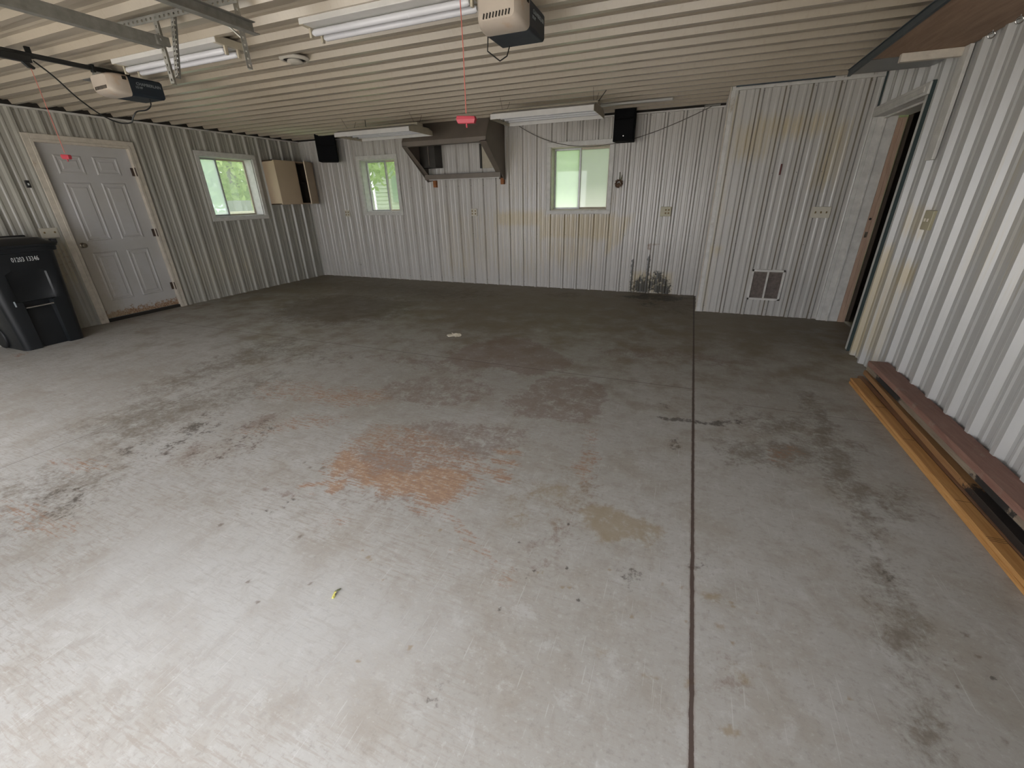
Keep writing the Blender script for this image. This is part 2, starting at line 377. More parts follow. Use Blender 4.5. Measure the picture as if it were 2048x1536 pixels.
M['g_hazy'] = glass_mat('dusty_glass', 0.62, hcol=(0.32, 0.345, 0.345), patch=0.14)
M['g_clear'] = glass_mat('clear_glass', 0.14, tint=(0.66, 0.67, 0.65), hcol=(0.4, 0.42, 0.4))
M['g_frost'] = glass_mat('frosted_glass', 0.975, hcol=(0.42, 0.42, 0.41), patch=0.01)
M['g_half'] = glass_mat('milky_glass', 0.78, hcol=(0.40, 0.43, 0.38), patch=0.08)
FLOOR_MARKS = [
 (0, 0.95, 0.05, [(-1.81, 1.516), (-1.855, 1.714), (-1.702, 1.696), (-1.497, 1.603), (-1.262, 1.612), (-1.206, 1.736), (-1.044, 1.742), (-0.908, 1.693), (-0.904, 1.624), (-0.96, 1.503), (-1.037, 1.408), (-1.195, 1.374), (-1.39, 1.4), (-1.613, 1.483), (-1.671, 1.389)]),
 (0, 0.5, 0.06, [(-1.911, 1.777), (-1.82, 2.02), (-1.417, 2.022), (-1.084, 1.95), (-0.881, 1.802), (-0.866, 1.638), (-1.042, 1.464), (-1.389, 1.379), (-1.634, 1.426), (-1.781, 1.526)]),
 (0, 0.85, 0.02, [(-0.96, 2.013), (-0.792, 2.056), (-0.759, 2.021), (-0.891, 1.973)]),
 (0, 0.75, 0.02, [(-0.935, 1.922), (-0.764, 1.94), (-0.734, 1.902), (-0.898, 1.875)]),
 (0, 0.7, 0.03, [(-0.929, 1.837), (-0.836, 1.844), (-0.729, 1.807), (-0.717, 1.739), (-0.844, 1.755), (-0.911, 1.765)]),
 (0, 0.45, 0.03, [(-1.023, 1.409), (-0.987, 1.423), (-0.675, 1.24), (-0.568, 1.163), (-0.529, 1.124), (-0.568, 1.136), (-0.723, 1.238)]),
 (0, 0.5, 0.03, [(-0.825, 1.308), (-0.784, 1.33), (-0.712, 1.306), (-0.733, 1.282)]),
 (0, 0.35, 0.05, [(-0.578, 1.16), (-0.527, 1.201), (-0.514, 1.143), (-0.543, 1.106)]),
 (0, 0.55, 0.08, [(-2.873, 2.319), (-2.432, 2.42), (-2.143, 2.469), (-2.008, 2.324), (-2.25, 2.212), (-2.603, 2.162)]),
 (0, 0.45, 0.08, [(-3.215, 0.64), (-3.056, 0.657), (-2.804, 0.632), (-2.609, 0.643), (-2.576, 0.61), (-2.781, 0.586), (-3.049, 0.579)]),
 (0, 0.5, 0.04, [(-0.463, 2.007), (-0.416, 2.192), (-0.348, 2.13), (-0.334, 1.951), (-0.401, 1.878)]),
 (0, 0.4, 0.05, [(-0.477, 2.393), (-0.416, 2.415), (-0.396, 2.17), (-0.41, 1.974)]),
 (0, 0.9, 0.015, [(-1.676, 1.387), (-1.597, 1.464), (-1.56, 1.383), (-1.578, 1.309), (-1.619, 1.316)]),
 (0, 0.8, 0.012, [(-1.819, 1.32), (-1.694, 1.395), (-1.667, 1.366), (-1.793, 1.302)]),
 (0, 0.7, 0.012, [(-1.709, 1.283), (-1.684, 1.301), (-1.661, 1.27), (-1.697, 1.265)]),
 (0, 0.35, 0.06, [(-2.697, 1.632), (-2.476, 1.942), (-2.105, 1.994), (-2.168, 1.822), (-2.504, 1.631)]),
 (0, 0.35, 0.07, [(-3.26, 2.353), (-2.791, 2.458), (-2.597, 2.26), (-2.832, 2.081), (-3.148, 2.068)]),
 (0, 0.4, 0.05, [(-3.453, 0.945), (-3.322, 1.032), (-3.059, 1.006), (-3.168, 0.914)]),
 (0, 0.5, 0.03, [(-6.547, 1.925), (-6.442, 2.01), (-6.34, 1.962), (-6.402, 1.878)]),
 (0, 0.35, 0.05, [(-1.537, 1.179), (-1.392, 1.195), (-1.378, 1.144), (-1.46, 1.132)]),
 (0, 0.6, 0.06, [(0.656, 2.551), (0.778, 2.654), (0.783, 2.541), (0.653, 2.44)]),
 (3, 0.95, 0.05, [(-2.059, 3.59), (-1.944, 3.885), (-1.775, 4.185), (-1.459, 4.136), (-1.165, 3.921), (-0.886, 3.651), (-0.801, 3.466), (-0.95, 3.365), (-1.0, 3.226), (-1.222, 3.198), (-1.437, 3.249), (-1.753, 3.167), (-2.047, 3.216)]),
 (3, 0.5, 0.1, [(-2.815, 3.147), (-2.118, 3.337), (-1.626, 3.224), (-1.524, 3.01), (-2.079, 3.004)]),
 (3, 0.75, 0.025, [(-0.836, 3.283), (-0.618, 3.288), (-0.459, 3.158), (-0.404, 2.934), (-0.427, 2.734), (-0.496, 2.552), (-0.589, 2.496), (-0.7, 2.51), (-0.796, 2.522), (-0.958, 2.497), (-1.029, 2.58), (-1.128, 2.625), (-1.07, 2.795), (-1.082, 2.942), (-1.014, 3.129)]),
 (3, 0.5, 0.03, [(-2.226, 2.544), (-2.189, 2.7), (-1.941, 2.867), (-1.592, 2.952), (-1.336, 2.907), (-1.22, 2.742), (-1.349, 2.556), (-1.501, 2.44), (-1.575, 2.345), (-1.799, 2.353), (-2.027, 2.318)]),
 (3, 0.85, 0.06, [(-1.761, 1.767), (-1.545, 1.814), (-1.347, 1.739), (-1.262, 1.612), (-1.409, 1.533), (-1.567, 1.577)]),
 (3, 0.7, 0.05, [(-1.341, 1.73), (-1.247, 1.804), (-1.151, 1.729), (-1.16, 1.659), (-1.248, 1.642)]),
 (3, 0.45, 0.08, [(-1.671, 1.389), (-1.43, 1.43), (-1.14, 1.428), (-1.025, 1.389), (-1.216, 1.318), (-1.461, 1.309)]),
 (3, 0.6, 0.05, [(-1.711, 1.986), (-1.46, 2.224), (-1.032, 2.301), (-0.826, 2.289), (-0.808, 2.142), (-0.927, 1.977), (-1.028, 1.774), (-1.234, 1.726), (-1.533, 1.849)]),
 (3, 0.85, 0.05, [(-2.728, 1.695), (-2.71, 1.843), (-2.665, 1.934), (-2.61, 1.894), (-2.614, 1.721), (-2.63, 1.656)]),
 (3, 0.45, 0.15, [(-2.86, 1.247), (-2.766, 1.469), (-2.511, 1.561), (-2.439, 1.4), (-2.655, 1.208)]),
 (3, 0.5, 0.1, [(-0.773, 4.019), (-0.26, 4.271), (0.348, 4.27), (0.674, 4.072), (0.586, 3.978), (0.17, 4.008), (-0.405, 3.87)]),
 (3, 0.4, 0.1, [(-0.361, 1.715), (-0.363, 1.892), (-0.315, 1.863), (-0.359, 1.422), (-0.401, 1.226), (-0.45, 1.208)]),
 (3, 0.55, 0.02, [(-1.978, 1.229), (-1.95, 1.253), (-1.76, 1.264), (-1.711, 1.234), (-1.768, 1.221), (-1.876, 1.221)]),
 (3, 0.5, 0.06, [(0.272, 1.065), (0.327, 1.104), (0.373, 1.045), (0.313, 1.006)]),
 (1, 1.0, 0.25, [(-5.619, 4.922), (-5.092, 5.465), (-4.169, 5.429), (-3.702, 5.285), (-3.561, 4.592), (-3.755, 4.214), (-4.123, 3.901), (-4.699, 3.967), (-5.311, 4.102)]),
 (1, 0.8, 0.25, [(-4.12, 1.886), (-4.177, 2.354), (-4.219, 3.043), (-3.988, 3.305), (-3.727, 2.872), (-3.85, 2.271), (-3.881, 1.862)]),
 (1, 0.7, 0.25, [(-3.801, 1.312), (-3.842, 1.726), (-3.466, 1.956), (-3.432, 2.294), (-3.272, 2.47), (-3.165, 2.273), (-3.19, 1.689), (-3.153, 1.33), (-3.242, 1.232)]),
 (1, 0.55, 0.2, [(-3.399, 0.706), (-3.373, 0.865), (-3.155, 1.053), (-2.916, 1.085), (-2.777, 0.823), (-2.781, 0.586), (-2.923, 0.533)]),
 (1, 0.7, 0.3, [(-6.669, 5.918), (-6.095, 6.613), (-3.78, 6.494), (-2.685, 6.173), (-3.288, 5.62), (-5.237, 5.631)]),
 (1, 0.5, 0.25, [(-4.328, 3.007), (-3.788, 3.186), (-2.929, 2.989), (-3.603, 2.762)]),
 (1, 0.9, 0.1, [(0.646, 2.667), (0.824, 2.762), (0.931, 2.651), (0.879, 2.522), (0.715, 2.436), (0.59, 2.444)]),
 (1, 0.8, 0.12, [(0.358, 2.595), (0.637, 2.603), (0.662, 2.417), (0.453, 2.367)]),
 (1, 0.9, 0.07, [(0.994, 3.517), (1.047, 3.583), (1.034, 3.112), (1.015, 2.769), (1.049, 2.722), (1.0, 2.44), (0.995, 2.258), (0.925, 2.15), (0.901, 2.31), (0.911, 2.56), (0.924, 2.93)]),
 (1, 0.7, 0.07, [(0.931, 2.255), (0.99, 2.277), (0.987, 1.957), (0.935, 1.905)]),
 (1, 0.9, 0.08, [(0.925, 1.87), (0.971, 1.903), (0.962, 1.713), (0.968, 1.546), (0.949, 1.415), (0.883, 1.343), (0.839, 1.354), (0.883, 1.514), (0.869, 1.678)]),
 (1, 0.5, 0.06, [(0.819, 1.741), (0.857, 1.755), (0.863, 1.599), (0.818, 1.5), (0.806, 1.628)]),
 (1, 0.6, 0.06, [(0.871, 1.348), (0.918, 1.366), (0.891, 1.189), (0.873, 1.003), (0.798, 0.974), (0.834, 1.168)]),
 (1, 0.8, 0.12, [(1.036, 2.252), (1.191, 2.351), (1.197, 2.251), (1.057, 2.123)]),
 (1, 0.7, 0.1, [(1.054, 2.845), (1.14, 2.785), (1.101, 2.712), (1.029, 2.745)]),
 (1, 0.5, 0.12, [(0.512, 3.083), (0.877, 3.056), (0.968, 2.814), (0.708, 2.72), (0.43, 2.823)]),
 (1, 0.55, 0.1, [(-0.945, 6.684), (0.216, 6.842), (0.214, 5.52), (-0.66, 6.238)]),
 (1, 0.6, 0.06, [(-2.017, 6.447), (-1.595, 6.731), (-1.375, 6.482), (-1.708, 6.235)]),
 (2, 0.95, 0.05, [(-0.861, 6.634), (-0.439, 6.909), (0.077, 6.765), (-0.053, 6.453), (-0.471, 6.462)]),
 (2, 0.85, 0.03, [(-0.513, 6.184), (-0.323, 6.372), (-0.293, 6.157), (-0.465, 6.043)]),
 (2, 0.8, 0.02, [(-0.033, 2.794), (0.18, 2.823), (0.244, 2.815), (0.483, 2.916), (0.499, 2.848), (0.306, 2.779), (0.212, 2.76), (0.019, 2.751)]),
 (2, 0.5, 0.03, [(-0.034, 3.064), (0.035, 3.106), (0.024, 2.978), (-0.034, 2.957)]),
 (2, 0.6, 0.02, [(0.07, 2.491), (0.099, 2.514), (0.126, 2.418), (0.098, 2.378)]),
 (2, 0.55, 0.02, [(-0.569, 0.647), (-0.555, 0.665), (-0.537, 0.672), (-0.532, 0.651), (-0.545, 0.638), (-0.531, 0.625), (-0.544, 0.612), (-0.563, 0.625)]),
 (2, 0.5, 0.015, [(-1.864, 1.046), (-1.848, 1.076), (-1.828, 1.052), (-1.838, 1.025)]),
 (2, 0.5, 0.015, [(-1.819, 1.087), (-1.794, 1.104), (-1.768, 1.082), (-1.785, 1.068)]),
 (2, 0.45, 0.01, [(-1.778, 1.142), (-1.757, 1.154), (-1.737, 1.133), (-1.756, 1.126)]),
 (2, 0.5, 0.03, [(-0.041, 1.362), (0.009, 1.367), (0.04, 1.313), (0.004, 1.285), (-0.044, 1.312)]),
 (2, 0.35, 0.03, [(0.221, 1.493), (0.26, 1.508), (0.271, 1.439), (0.233, 1.412)]),
 (2, 0.45, 0.12, [(-3.036, 0.727), (-2.934, 0.809), (-2.777, 0.823), (-2.779, 0.699)]),
 (2, 0.4, 0.15, [(-3.202, 1.183), (-3.056, 1.365), (-3.118, 1.714), (-2.899, 1.634), (-2.86, 1.247)]),
 (2, 0.35, 0.15, [(-2.597, 1.229), (-2.704, 1.426), (-2.691, 1.785), (-2.491, 1.78), (-2.492, 1.44)]),
 (2, 0.5, 0.04, [(0.94, 1.772), (0.964, 1.795), (0.962, 1.661), (0.934, 1.626)]),
 (4, 0.85, 0.03, [(-0.352, 1.678), (-0.289, 1.742), (-0.162, 1.74), (-0.077, 1.683), (0.015, 1.645), (0.053, 1.615), (0.023, 1.549), (0.008, 1.487), (-0.038, 1.51), (-0.115, 1.513), (-0.19, 1.491), (-0.281, 1.535)]),
 (4, 0.7, 0.015, [(-0.101, 0.98), (-0.069, 0.993), (-0.039, 0.986), (-0.073, 0.965)]),
 (4, 0.85, 0.015, [(0.22, 1.351), (0.256, 1.36), (0.297, 1.361), (0.285, 1.333), (0.238, 1.334)]),
 (4, 0.8, 0.012, [(0.267, 1.241), (0.303, 1.24), (0.302, 1.217), (0.274, 1.21)]),
 (4, 0.85, 0.02, [(0.306, 1.078), (0.342, 1.106), (0.373, 1.07), (0.388, 1.049), (0.359, 1.045), (0.332, 1.071)]),
 (4, 0.95, 0.012, [(0.285, 0.878), (0.316, 0.89), (0.328, 0.872), (0.309, 0.849), (0.29, 0.853)]),
 (4, 0.7, 0.012, [(0.389, 1.121), (0.418, 1.125), (0.421, 1.112), (0.397, 1.11)]),
 (4, 0.7, 0.01, [(0.062, 0.959), (0.102, 0.966), (0.098, 0.958), (0.062, 0.951)]),
 (4, 0.7, 0.01, [(0.165, 0.987), (0.192, 1.001), (0.193, 0.981), (0.169, 0.975)]),
 (4, 0.5, 0.15, [(-0.686, 1.774), (-0.424, 1.969), (-0.306, 1.821), (-0.394, 1.547), (-0.587, 1.512)]),
 (5, 0.6, 0.15, [(-2.222, 0.795), (-1.704, 0.919), (-1.127, 0.926), (-0.623, 0.877), (-0.792, 0.543), (-1.472, 0.363), (-2.171, 0.403)]),
]
FLOOR_DROPS = [(1, -1.501, 1.018, 0.0095), (2, -0.348, 1.391, 0.0067), (2, -0.349, 1.535, 0.0071), (2, -0.529, 1.345, 0.0068), (2, -0.485, 1.203, 0.0053), (2, -0.462, 1.209, 0.0063), (2, -0.415, 1.215, 0.0063), (4, -0.396, 1.212, 0.0062), (4, -0.38, 1.221, 0.0062), (2, -0.43, 1.17, 0.0051), (4, -0.281, 1.18, 0.005), (4, -0.254, 1.189, 0.008), (2, -0.209, 1.146, 0.0058), (4, -0.12, 1.332, 0.0083), (4, -0.006, 1.146, 0.0055), (4, 0.092, 1.338, 0.006), (4, 0.338, 1.339, 0.0075), (4, 0.346, 1.326, 0.0075), (4, 0.426, 1.327, 0.0073), (4, 0.331, 1.168, 0.0069), (4, 0.159, 1.348, 0.0099), (4, 0.178, 1.197, 0.0054), (4, 0.652, 1.101, 0.0076), (1, 0.976, 1.352, 0.0081), (1, 0.975, 1.331, 0.0064), (1, 1.009, 1.365, 0.0065), (1, 0.974, 1.258, 0.0077), (1, 1.092, 1.491, 0.0103), (1, 1.086, 1.405, 0.0065), (2, 1.093, 1.334, 0.0047), (1, 1.022, 1.129, 0.0069), (4, -1.119, 1.028, 0.0088), (4, -1.117, 1.035, 0.0067), (4, -1.1, 1.021, 0.0088), (4, -1.163, 1.003, 0.0066), (4, -1.167, 1.053, 0.0068), (4, -0.982, 0.953, 0.0083), (4, -0.975, 1.221, 0.0094), (4, -0.956, 1.225, 0.007), (1, -1.379, 0.693, 0.006), (4, -0.711, 0.754, 0.007), (4, -0.85, 0.649, 0.0068), (2, -1.342, 0.324, 0.0048), (2, -0.476, 1.005, 0.0048), (1, -1.932, 0.938, 0.0099), (1, 0.095, 2.468, 0.0155), (1, 0.114, 2.426, 0.0153), (1, -1.25, 0.832, 0.0062), (2, -1.745, 1.204, 0.016), (2, -1.757, 1.183, 0.0106), (1, -1.889, 1.46, 0.012), (1, -1.815, 1.482, 0.0149), (1, -2.051, 1.483, 0.0093), (1, -1.958, 1.489, 0.0092), (1, -1.5, 0.75, 0.0042), (2, -4.636, 1.547, 0.0131), (4, -0.906, 1.285, 0.0095), (0, -0.801, 1.193, 0.0067), (0, -0.761, 1.214, 0.0067), (2, -0.287, 1.283, 0.0063), (2, -1.542, 6.142, 0.0149)]

# ------------------------------------------------------------------ floor with its stains
def poly_field(px, py, poly, soft):
    poly = np.array(poly); n = len(poly); dmin = np.full(px.shape, 1e9); inside = np.zeros(px.shape, bool)
    for i in range(n):
        a = poly[i]; b = poly[(i+1) % n]; e = b-a; L = (e**2).sum()+1e-12
        t = np.clip(((px-a[0])*e[0]+(py-a[1])*e[1])/L, 0, 1)
        dmin = np.minimum(dmin, np.hypot(px-a[0]-t*e[0], py-a[1]-t*e[1]))
        c = ((a[1] > py) != (b[1] > py)) & (px < (b[0]-a[0])*(py-a[1])/(b[1]-a[1]+1e-12)+a[0])
        inside ^= c
    sd = np.where(inside, -dmin, dmin)
    return np.clip(0.5-sd/(2*soft), 0, 1)
def lines(*segs):
    out = [segs[0][0]]
    for a, b, s in segs:
        k = max(1, int(round((b-a)/s))); out += list(a+(b-a)*np.arange(1, k+1)/k)
    return np.array(out)
def vnoise(x, y, s, seed):
    r = np.random.default_rng(seed).uniform(-1, 1, (64, 64)); u = x*s+100; v = y*s+100
    i = np.floor(u).astype(int); j = np.floor(v).astype(int); fu = u-i; fv = v-j; fu = fu*fu*(3-2*fu); fv = fv*fv*(3-2*fv)
    g = lambda a, b: r[a % 64, b % 64]
    return (g(i, j)*(1-fu)+g(i+1, j)*fu)*(1-fv)+(g(i, j+1)*(1-fu)+g(i+1, j+1)*fu)*fv
def build_floor():
    xs = lines((XL-0.01, -2.6, 0.022), (-2.6, 1.62, 0.009), (1.62, 4.4, 0.25))
    ys = lines((YF-0.05, 0.55, 0.15), (0.55, 2.0, 0.009), (2.0, 3.2, 0.015), (3.2, 5.0, 0.028), (5.0, 7.0, 0.05))
    nx, ny = len(xs), len(ys); gx, gy = np.meshgrid(xs, ys)
    f = np.zeros((6, ny, nx))
    wx = .045*vnoise(gx, gy, 6, 1)+.022*vnoise(gx, gy, 17, 2)+.010*vnoise(gx, gy, 45, 3)
    wy = .045*vnoise(gx, gy, 6, 4)+.022*vnoise(gx, gy, 17, 5)+.010*vnoise(gx, gy, 45, 6)
    for c, s, soft, poly in FLOOR_MARKS:
        p = np.array(poly); m = soft*1.5+0.10; k_ = 1.0 if soft > .022 else .35
        i0, i1 = np.searchsorted(xs, [p[:, 0].min()-m, p[:, 0].max()+m]); j0, j1 = np.searchsorted(ys, [p[:, 1].min()-m, p[:, 1].max()+m])
        if i1 <= i0 or j1 <= j0: continue
        q = poly_field(gx[j0:j1, i0:i1]+k_*wx[j0:j1, i0:i1], gy[j0:j1, i0:i1]+k_*wy[j0:j1, i0:i1], poly, soft)*s
        f[c, j0:j1, i0:i1] = np.maximum(f[c, j0:j1, i0:i1], q)
    for c, x, y, r in FLOOR_DROPS:
        r = max(r*.8, 0.0055); i0, i1 = np.searchsorted(xs, [x-3*r, x+3*r]); j0, j1 = np.searchsorted(ys, [y-3*r, y+3*r])
        d = np.hypot(gx[j0:j1, i0:i1]-x, gy[j0:j1, i0:i1]-y)
        f[c, j0:j1, i0:i1] = np.maximum(f[c, j0:j1, i0:i1], np.clip(1.35-d/r*0.75, 0, 1))
    me = bpy.data.meshes.new('floor'); nv = nx*ny; nf = (nx-1)*(ny-1)
    co = np.stack([gx, gy, np.zeros_like(gx)], -1).reshape(-1, 3).astype(np.float32)
    idx = np.arange(nv).reshape(ny, nx)
    q = np.stack([idx[:-1, :-1], idx[:-1, 1:], idx[1:, 1:], idx[1:, :-1]], -1).reshape(-1).astype(np.int32)
    me.vertices.add(nv); me.vertices.foreach_set('co', co.ravel())
    me.loops.add(nf*4); me.loops.foreach_set('vertex_index', q)
    me.polygons.add(nf); me.polygons.foreach_set('loop_start', np.arange(0, nf*4, 4, dtype=np.int32))
    me.update(calc_edges=True)
    for nm, k in (('markA', 0), ('markB', 3)):
        at = me.color_attributes.new(nm, 'FLOAT_COLOR', 'POINT')
        d = np.concatenate([f[k:k+3].reshape(3, -1).T, np.ones((nv, 1))], 1).astype(np.float32)
        at.data.foreach_set('color', d.ravel())
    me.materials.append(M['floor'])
    o = bpy.data.objects.new('floor', me); COL.objects.link(o); o['kind'] = 'structure'
build_floor()

# ------------------------------------------------------------------ ribbed steel sheets
def rib_profile(u0, u1, phase, sp=SP, hh=0.019, wb=0.031, wt=0.013):
    pts = {u0, u1}
    feats = []
    k0 = int(math.floor((u0-phase)/sp))-1; k1 = int(math.ceil((u1-phase)/sp))+1
    for k in range(k0, k1+1):
        c = phase+k*sp
        feats.append((c, wb, wt, hh))
        for q in (1/3, 2/3): feats.append((c+sp*q, 0.020, 0.007, 0.0065))
    def h(u):
        for c, b, t, a in feats:
            d = abs(u-c)
            if d < b: return a if d <= t else a*(b-d)/(b-t)
        return 0.0
    for c, b, t, a in feats:
        for p in (c-b, c-t, c+t, c+b):
            if u0 < p < u1: pts.add(p)
    return sorted(pts), h
def ribbed(name, O, U, V, N, u0, u1, v0, v1, phase, mat, holes=(), marks=(), dv=0.06, hh=0.030, wb=0.029, wt=0.013, sp=SP):
    us, h = rib_profile(u0, u1, phase, sp, hh, wb, wt)
    vs = list(np.linspace(v0, v1, max(2, int((v1-v0)/dv)+1)))
    for a, b, c, d in holes:
        us += [x for x in (a, b) if u0 < x < u1]; vs += [x for x in (c, d) if v0 < x < v1]
    us = sorted(set(round(x, 5) for x in us)); vs = sorted(set(round(x, 5) for x in vs))
    O, U, V, N = map(Vector, (O, U, V, N)); nu, nv = len(us), len(vs)
    co = []
    hu = [h(u) for u in us]
    for v in vs:
        for u, hx in zip(us, hu): co.append(O+U*u+V*v+N*hx)
    flip = U.cross(V).dot(N) < 0; fs = []
    for j in range(nv-1):
        for i in range(nu-1):
            cu, cv = (us[i]+us[i+1])/2, (vs[j]+vs[j+1])/2
            if any(a < cu < b and c < cv < d for a, b, c, d in holes): continue
            q = (j*nu+i, j*nu+i+1, (j+1)*nu+i+1, (j+1)*nu+i)
            fs.append(tuple(reversed(q)) if flip else q)
    me = bpy.data.meshes.new(name); me.from_pydata([tuple(c) for c in co], [], fs); me.update()
    gu, gv = np.meshgrid(us, vs); f = np.zeros((3,)+gu.shape)
    for c, s, soft, poly in marks:
        f[c] = np.maximum(f[c], poly_field(gu, gv, poly, soft)*s)
    at = me.color_attributes.new('grime', 'FLOAT_COLOR', 'POINT')
    at.data.foreach_set('color', np.concatenate([f.reshape(3, -1).T, np.ones((gu.size, 1))], 1).astype(np.float32).ravel())
    me.materials.append(mat)
    o = bpy.data.objects.new(name, me); COL.objects.link(o); o['kind'] = 'structure'
    return o
def rect(a, b, c, d): return [(a, c), (b, c), (b, d), (a, d)]
WL = (4.955, 5.86, 1.225, 2.105)       # left window opening (y0 y1 z0 z1)
W1 = (-5.73, -4.97, 1.225, 2.095)      # back windows (x0 x1 z0 z1)
W2 = (-2.11, -1.22, 1.225, 2.105)
D1 = (3.07, 4.03, 0.0, 2.125)
D2 = (4.86, 5.945, 0.0, 2.095)
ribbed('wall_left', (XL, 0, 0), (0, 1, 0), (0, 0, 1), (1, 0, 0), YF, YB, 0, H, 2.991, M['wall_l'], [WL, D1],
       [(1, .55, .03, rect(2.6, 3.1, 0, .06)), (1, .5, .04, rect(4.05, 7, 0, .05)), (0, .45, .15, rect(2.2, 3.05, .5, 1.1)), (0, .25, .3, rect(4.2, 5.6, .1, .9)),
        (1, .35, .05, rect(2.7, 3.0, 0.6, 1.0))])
ribbed('wall_back', (0, YB, 0), (1, 0, 0), (0, 0, 1), (0, -1, 0), XL, XC, 0, H, -2.829, M['wall_b'], [W1, W2],
       [(0, .95, .07, rect(-3.05, -2.2, .98, 1.22)), (0, .9, .08, rect(-2.3, -1.05, .78, 1.18)), (0, .55, .2, rect(-2.3, -1.3, .35, .9)),
        (0, .7, .06, [(-1.2, .55), (-0.95, .75), (-0.8, 1.15), (-1.2, 1.15)]), (0, .35, .2, rect(-4.2, -2.0, .1, 1.3)),
        (0, .35, .12, rect(-1.3, -.95, 1.2, 1.6)), (0, .3, .15, rect(-3.1, -2.2, 1.3, 2.3)),
        (2, .80, .07, [(-.78, 0), (-.72, .2), (-.6, .30), (-.5, .25), (-.42, .36), (-.3, .36), (-.22, .26), (-.12, .16), (-.1, 0)]),
        (0, .8, .06, rect(-.75, -.15, .0, .33)), (2, 1.35, .05, rect(-.68, -.48, 0, .12)), (2, 1.35, .05, rect(-.37, -.18, 0, .11)),
        (2, 1.4, .02, rect(-.77, -.735, 0, .50)), (2, 1.4, .02, rect(-.535, -.495, 0, .60)),
        (2, .5, .05, rect(-.9, -.05, 0, .06)), (1, .75, .02, rect(-.53, -.38, .70, .735)), (1, .7, .02, rect(-.56, -.5, .66, .76)),
        (2, .28, .2, rect(-6.8, -5.3, .05, .5)), (1, .35, .06, rect(-7.0, .2, 0, .03))], sp=0.2343)
ribbed('wall_closet', (0, YC, 0), (1, 0, 0), (0, 0, 1), (0, -1, 0), XC, XR, 0, H, 0.284, M['wall_c'],
       [(.80, 1.13, .21, .55)], [(0, .55, .10, rect(.3, .75, 1.75, 2.15)), (0, .6, .08, rect(.5, 1.3, 1.95, 2.2)), (0, .5, .09, rect(1.15, 1.45, 1.45, 2.1)),
        (0, .6, .03, rect(.24, .42, .72, .84)), (0, .4, .04, rect(.24, .5, 1.16, 1.25)), (1, .4, .04, rect(.2, 1.6, 0, .03)), (0, .4, .05, rect(.24, .36, 0, 2.4))],
       hh=0.020, sp=0.2440)
ribbed('wall_closet_side', (XC, 0, 0), (0, 1, 0), (0, 0, 1), (-1, 0, 0), YC, YB, 0, H, 6.1, M['wall_c'], hh=0.012)
ribbed('wall_right', (XR, 0, 0), (0, 1, 0), (0, 0, 1), (-1, 0, 0), YF, YC, 0, H, 4.679, M['wall_r'], [D2],
       [(0, .75, .06, rect(4.55, 4.9, 0, 1.0)), (0, .6, .05, rect(4.1, 4.5, 1.08, 1.32)), (0, .85, .04, rect(4.05, 4.35, .72, .92)),
        (0, .55, .06, rect(4.15, 4.75, .1, .9)), (0, .7, .04, rect(3.98, 4.08, .1, .85)), (0, .3, .2, rect(2.8, 3.6, .9, 1.9)), (1, .35, .05, rect(3.9, 4.95, 0, .05))],
       wb=0.036, wt=0.016, hh=0.034)
ribbed('ceiling', (0, 0, H), (0, 1, 0), (1, 0, 0), (0, 0, -1), YF, YB, XL, XR, 3.290, M['ceiling'], dv=0.5, wb=0.037, wt=0.020, hh=0.038)
DL = (-6.05, -3.25, -0.1, 2.15); DR = (-2.42, 0.38, -0.1, 2.15)
ribbed('wall_front', (0, YF, 0), (1, 0, 0), (0, 0, 1), (0, 1, 0), XL, XR, 0, H, -6.9, M['wall_l'], [DL, DR])
# dark strip at the top of the walls, corner and edge trims
def trim(n, mb, mat, bevel=0.0):
    o = mb.build('trim_%d' % n, mat, None, bevel); o['kind'] = 'structure'; return o
trim(1, MB().box((XL, YF, H-0.066), (XL+0.036, YB, H-0.048)), M['white_trim'])
trim(2, MB().box((XL, YB-0.036, H-0.066), (XC, YB, H-0.048)), M['white_trim'])
trim(11, MB().box((XL, YF, H-0.048), (XL+0.034, YB, H-0.001)).box((XL, YB-0.034, H-0.048), (XC, YB, H-0.001)), M['dark'])
trim(3, MB().box((XC-0.012, YC-0.022, 0), (XC+0.038, YC+0.004, H-0.06)), M['white_trim'], 0.003)
trim(10, MB().box((XC-0.020, YC-0.03, 0), (XC-0.007, YC-0.014, H-0.02)), M['cream_trim'], 0.003)
trim(4, MB().box((XC, YC-0.024, H-0.062), (XR-.01, YC+0.002, H-0.040)).box((XC, YC-0.016, H-0.04), (XR-.01, YC, H-0.001)), M['white_trim'])
trim(5, MB().box((XR-0.022, YC-0.03, 0), (XR-0.001, YC-0.016, H)), M['teal'])
trim(6, MB().box((XL, YB-0.03, 0), (XL+0.03, YB, H)), M['grey_trim'])
trim(7, MB().box((XC+0.03, YC-0.13, H-0.045), (1.15, YC-0.09, H-0.020)), M['blue_steel'], 0.004)
# garage door jambs in the front wall
for n, (a, b, c, d) in ((8, DL), (9, DR)):
    trim(n, MB().box((a-0.06, YF-0.12, 0), (a, YF+0.02, d+0.06)).box((b, YF-0.12, 0), (b+0.06, YF+0.02, d+0.06)).box((a, YF-0.12, d), (b, YF+0.02, d+0.06)), M['white_trim'])

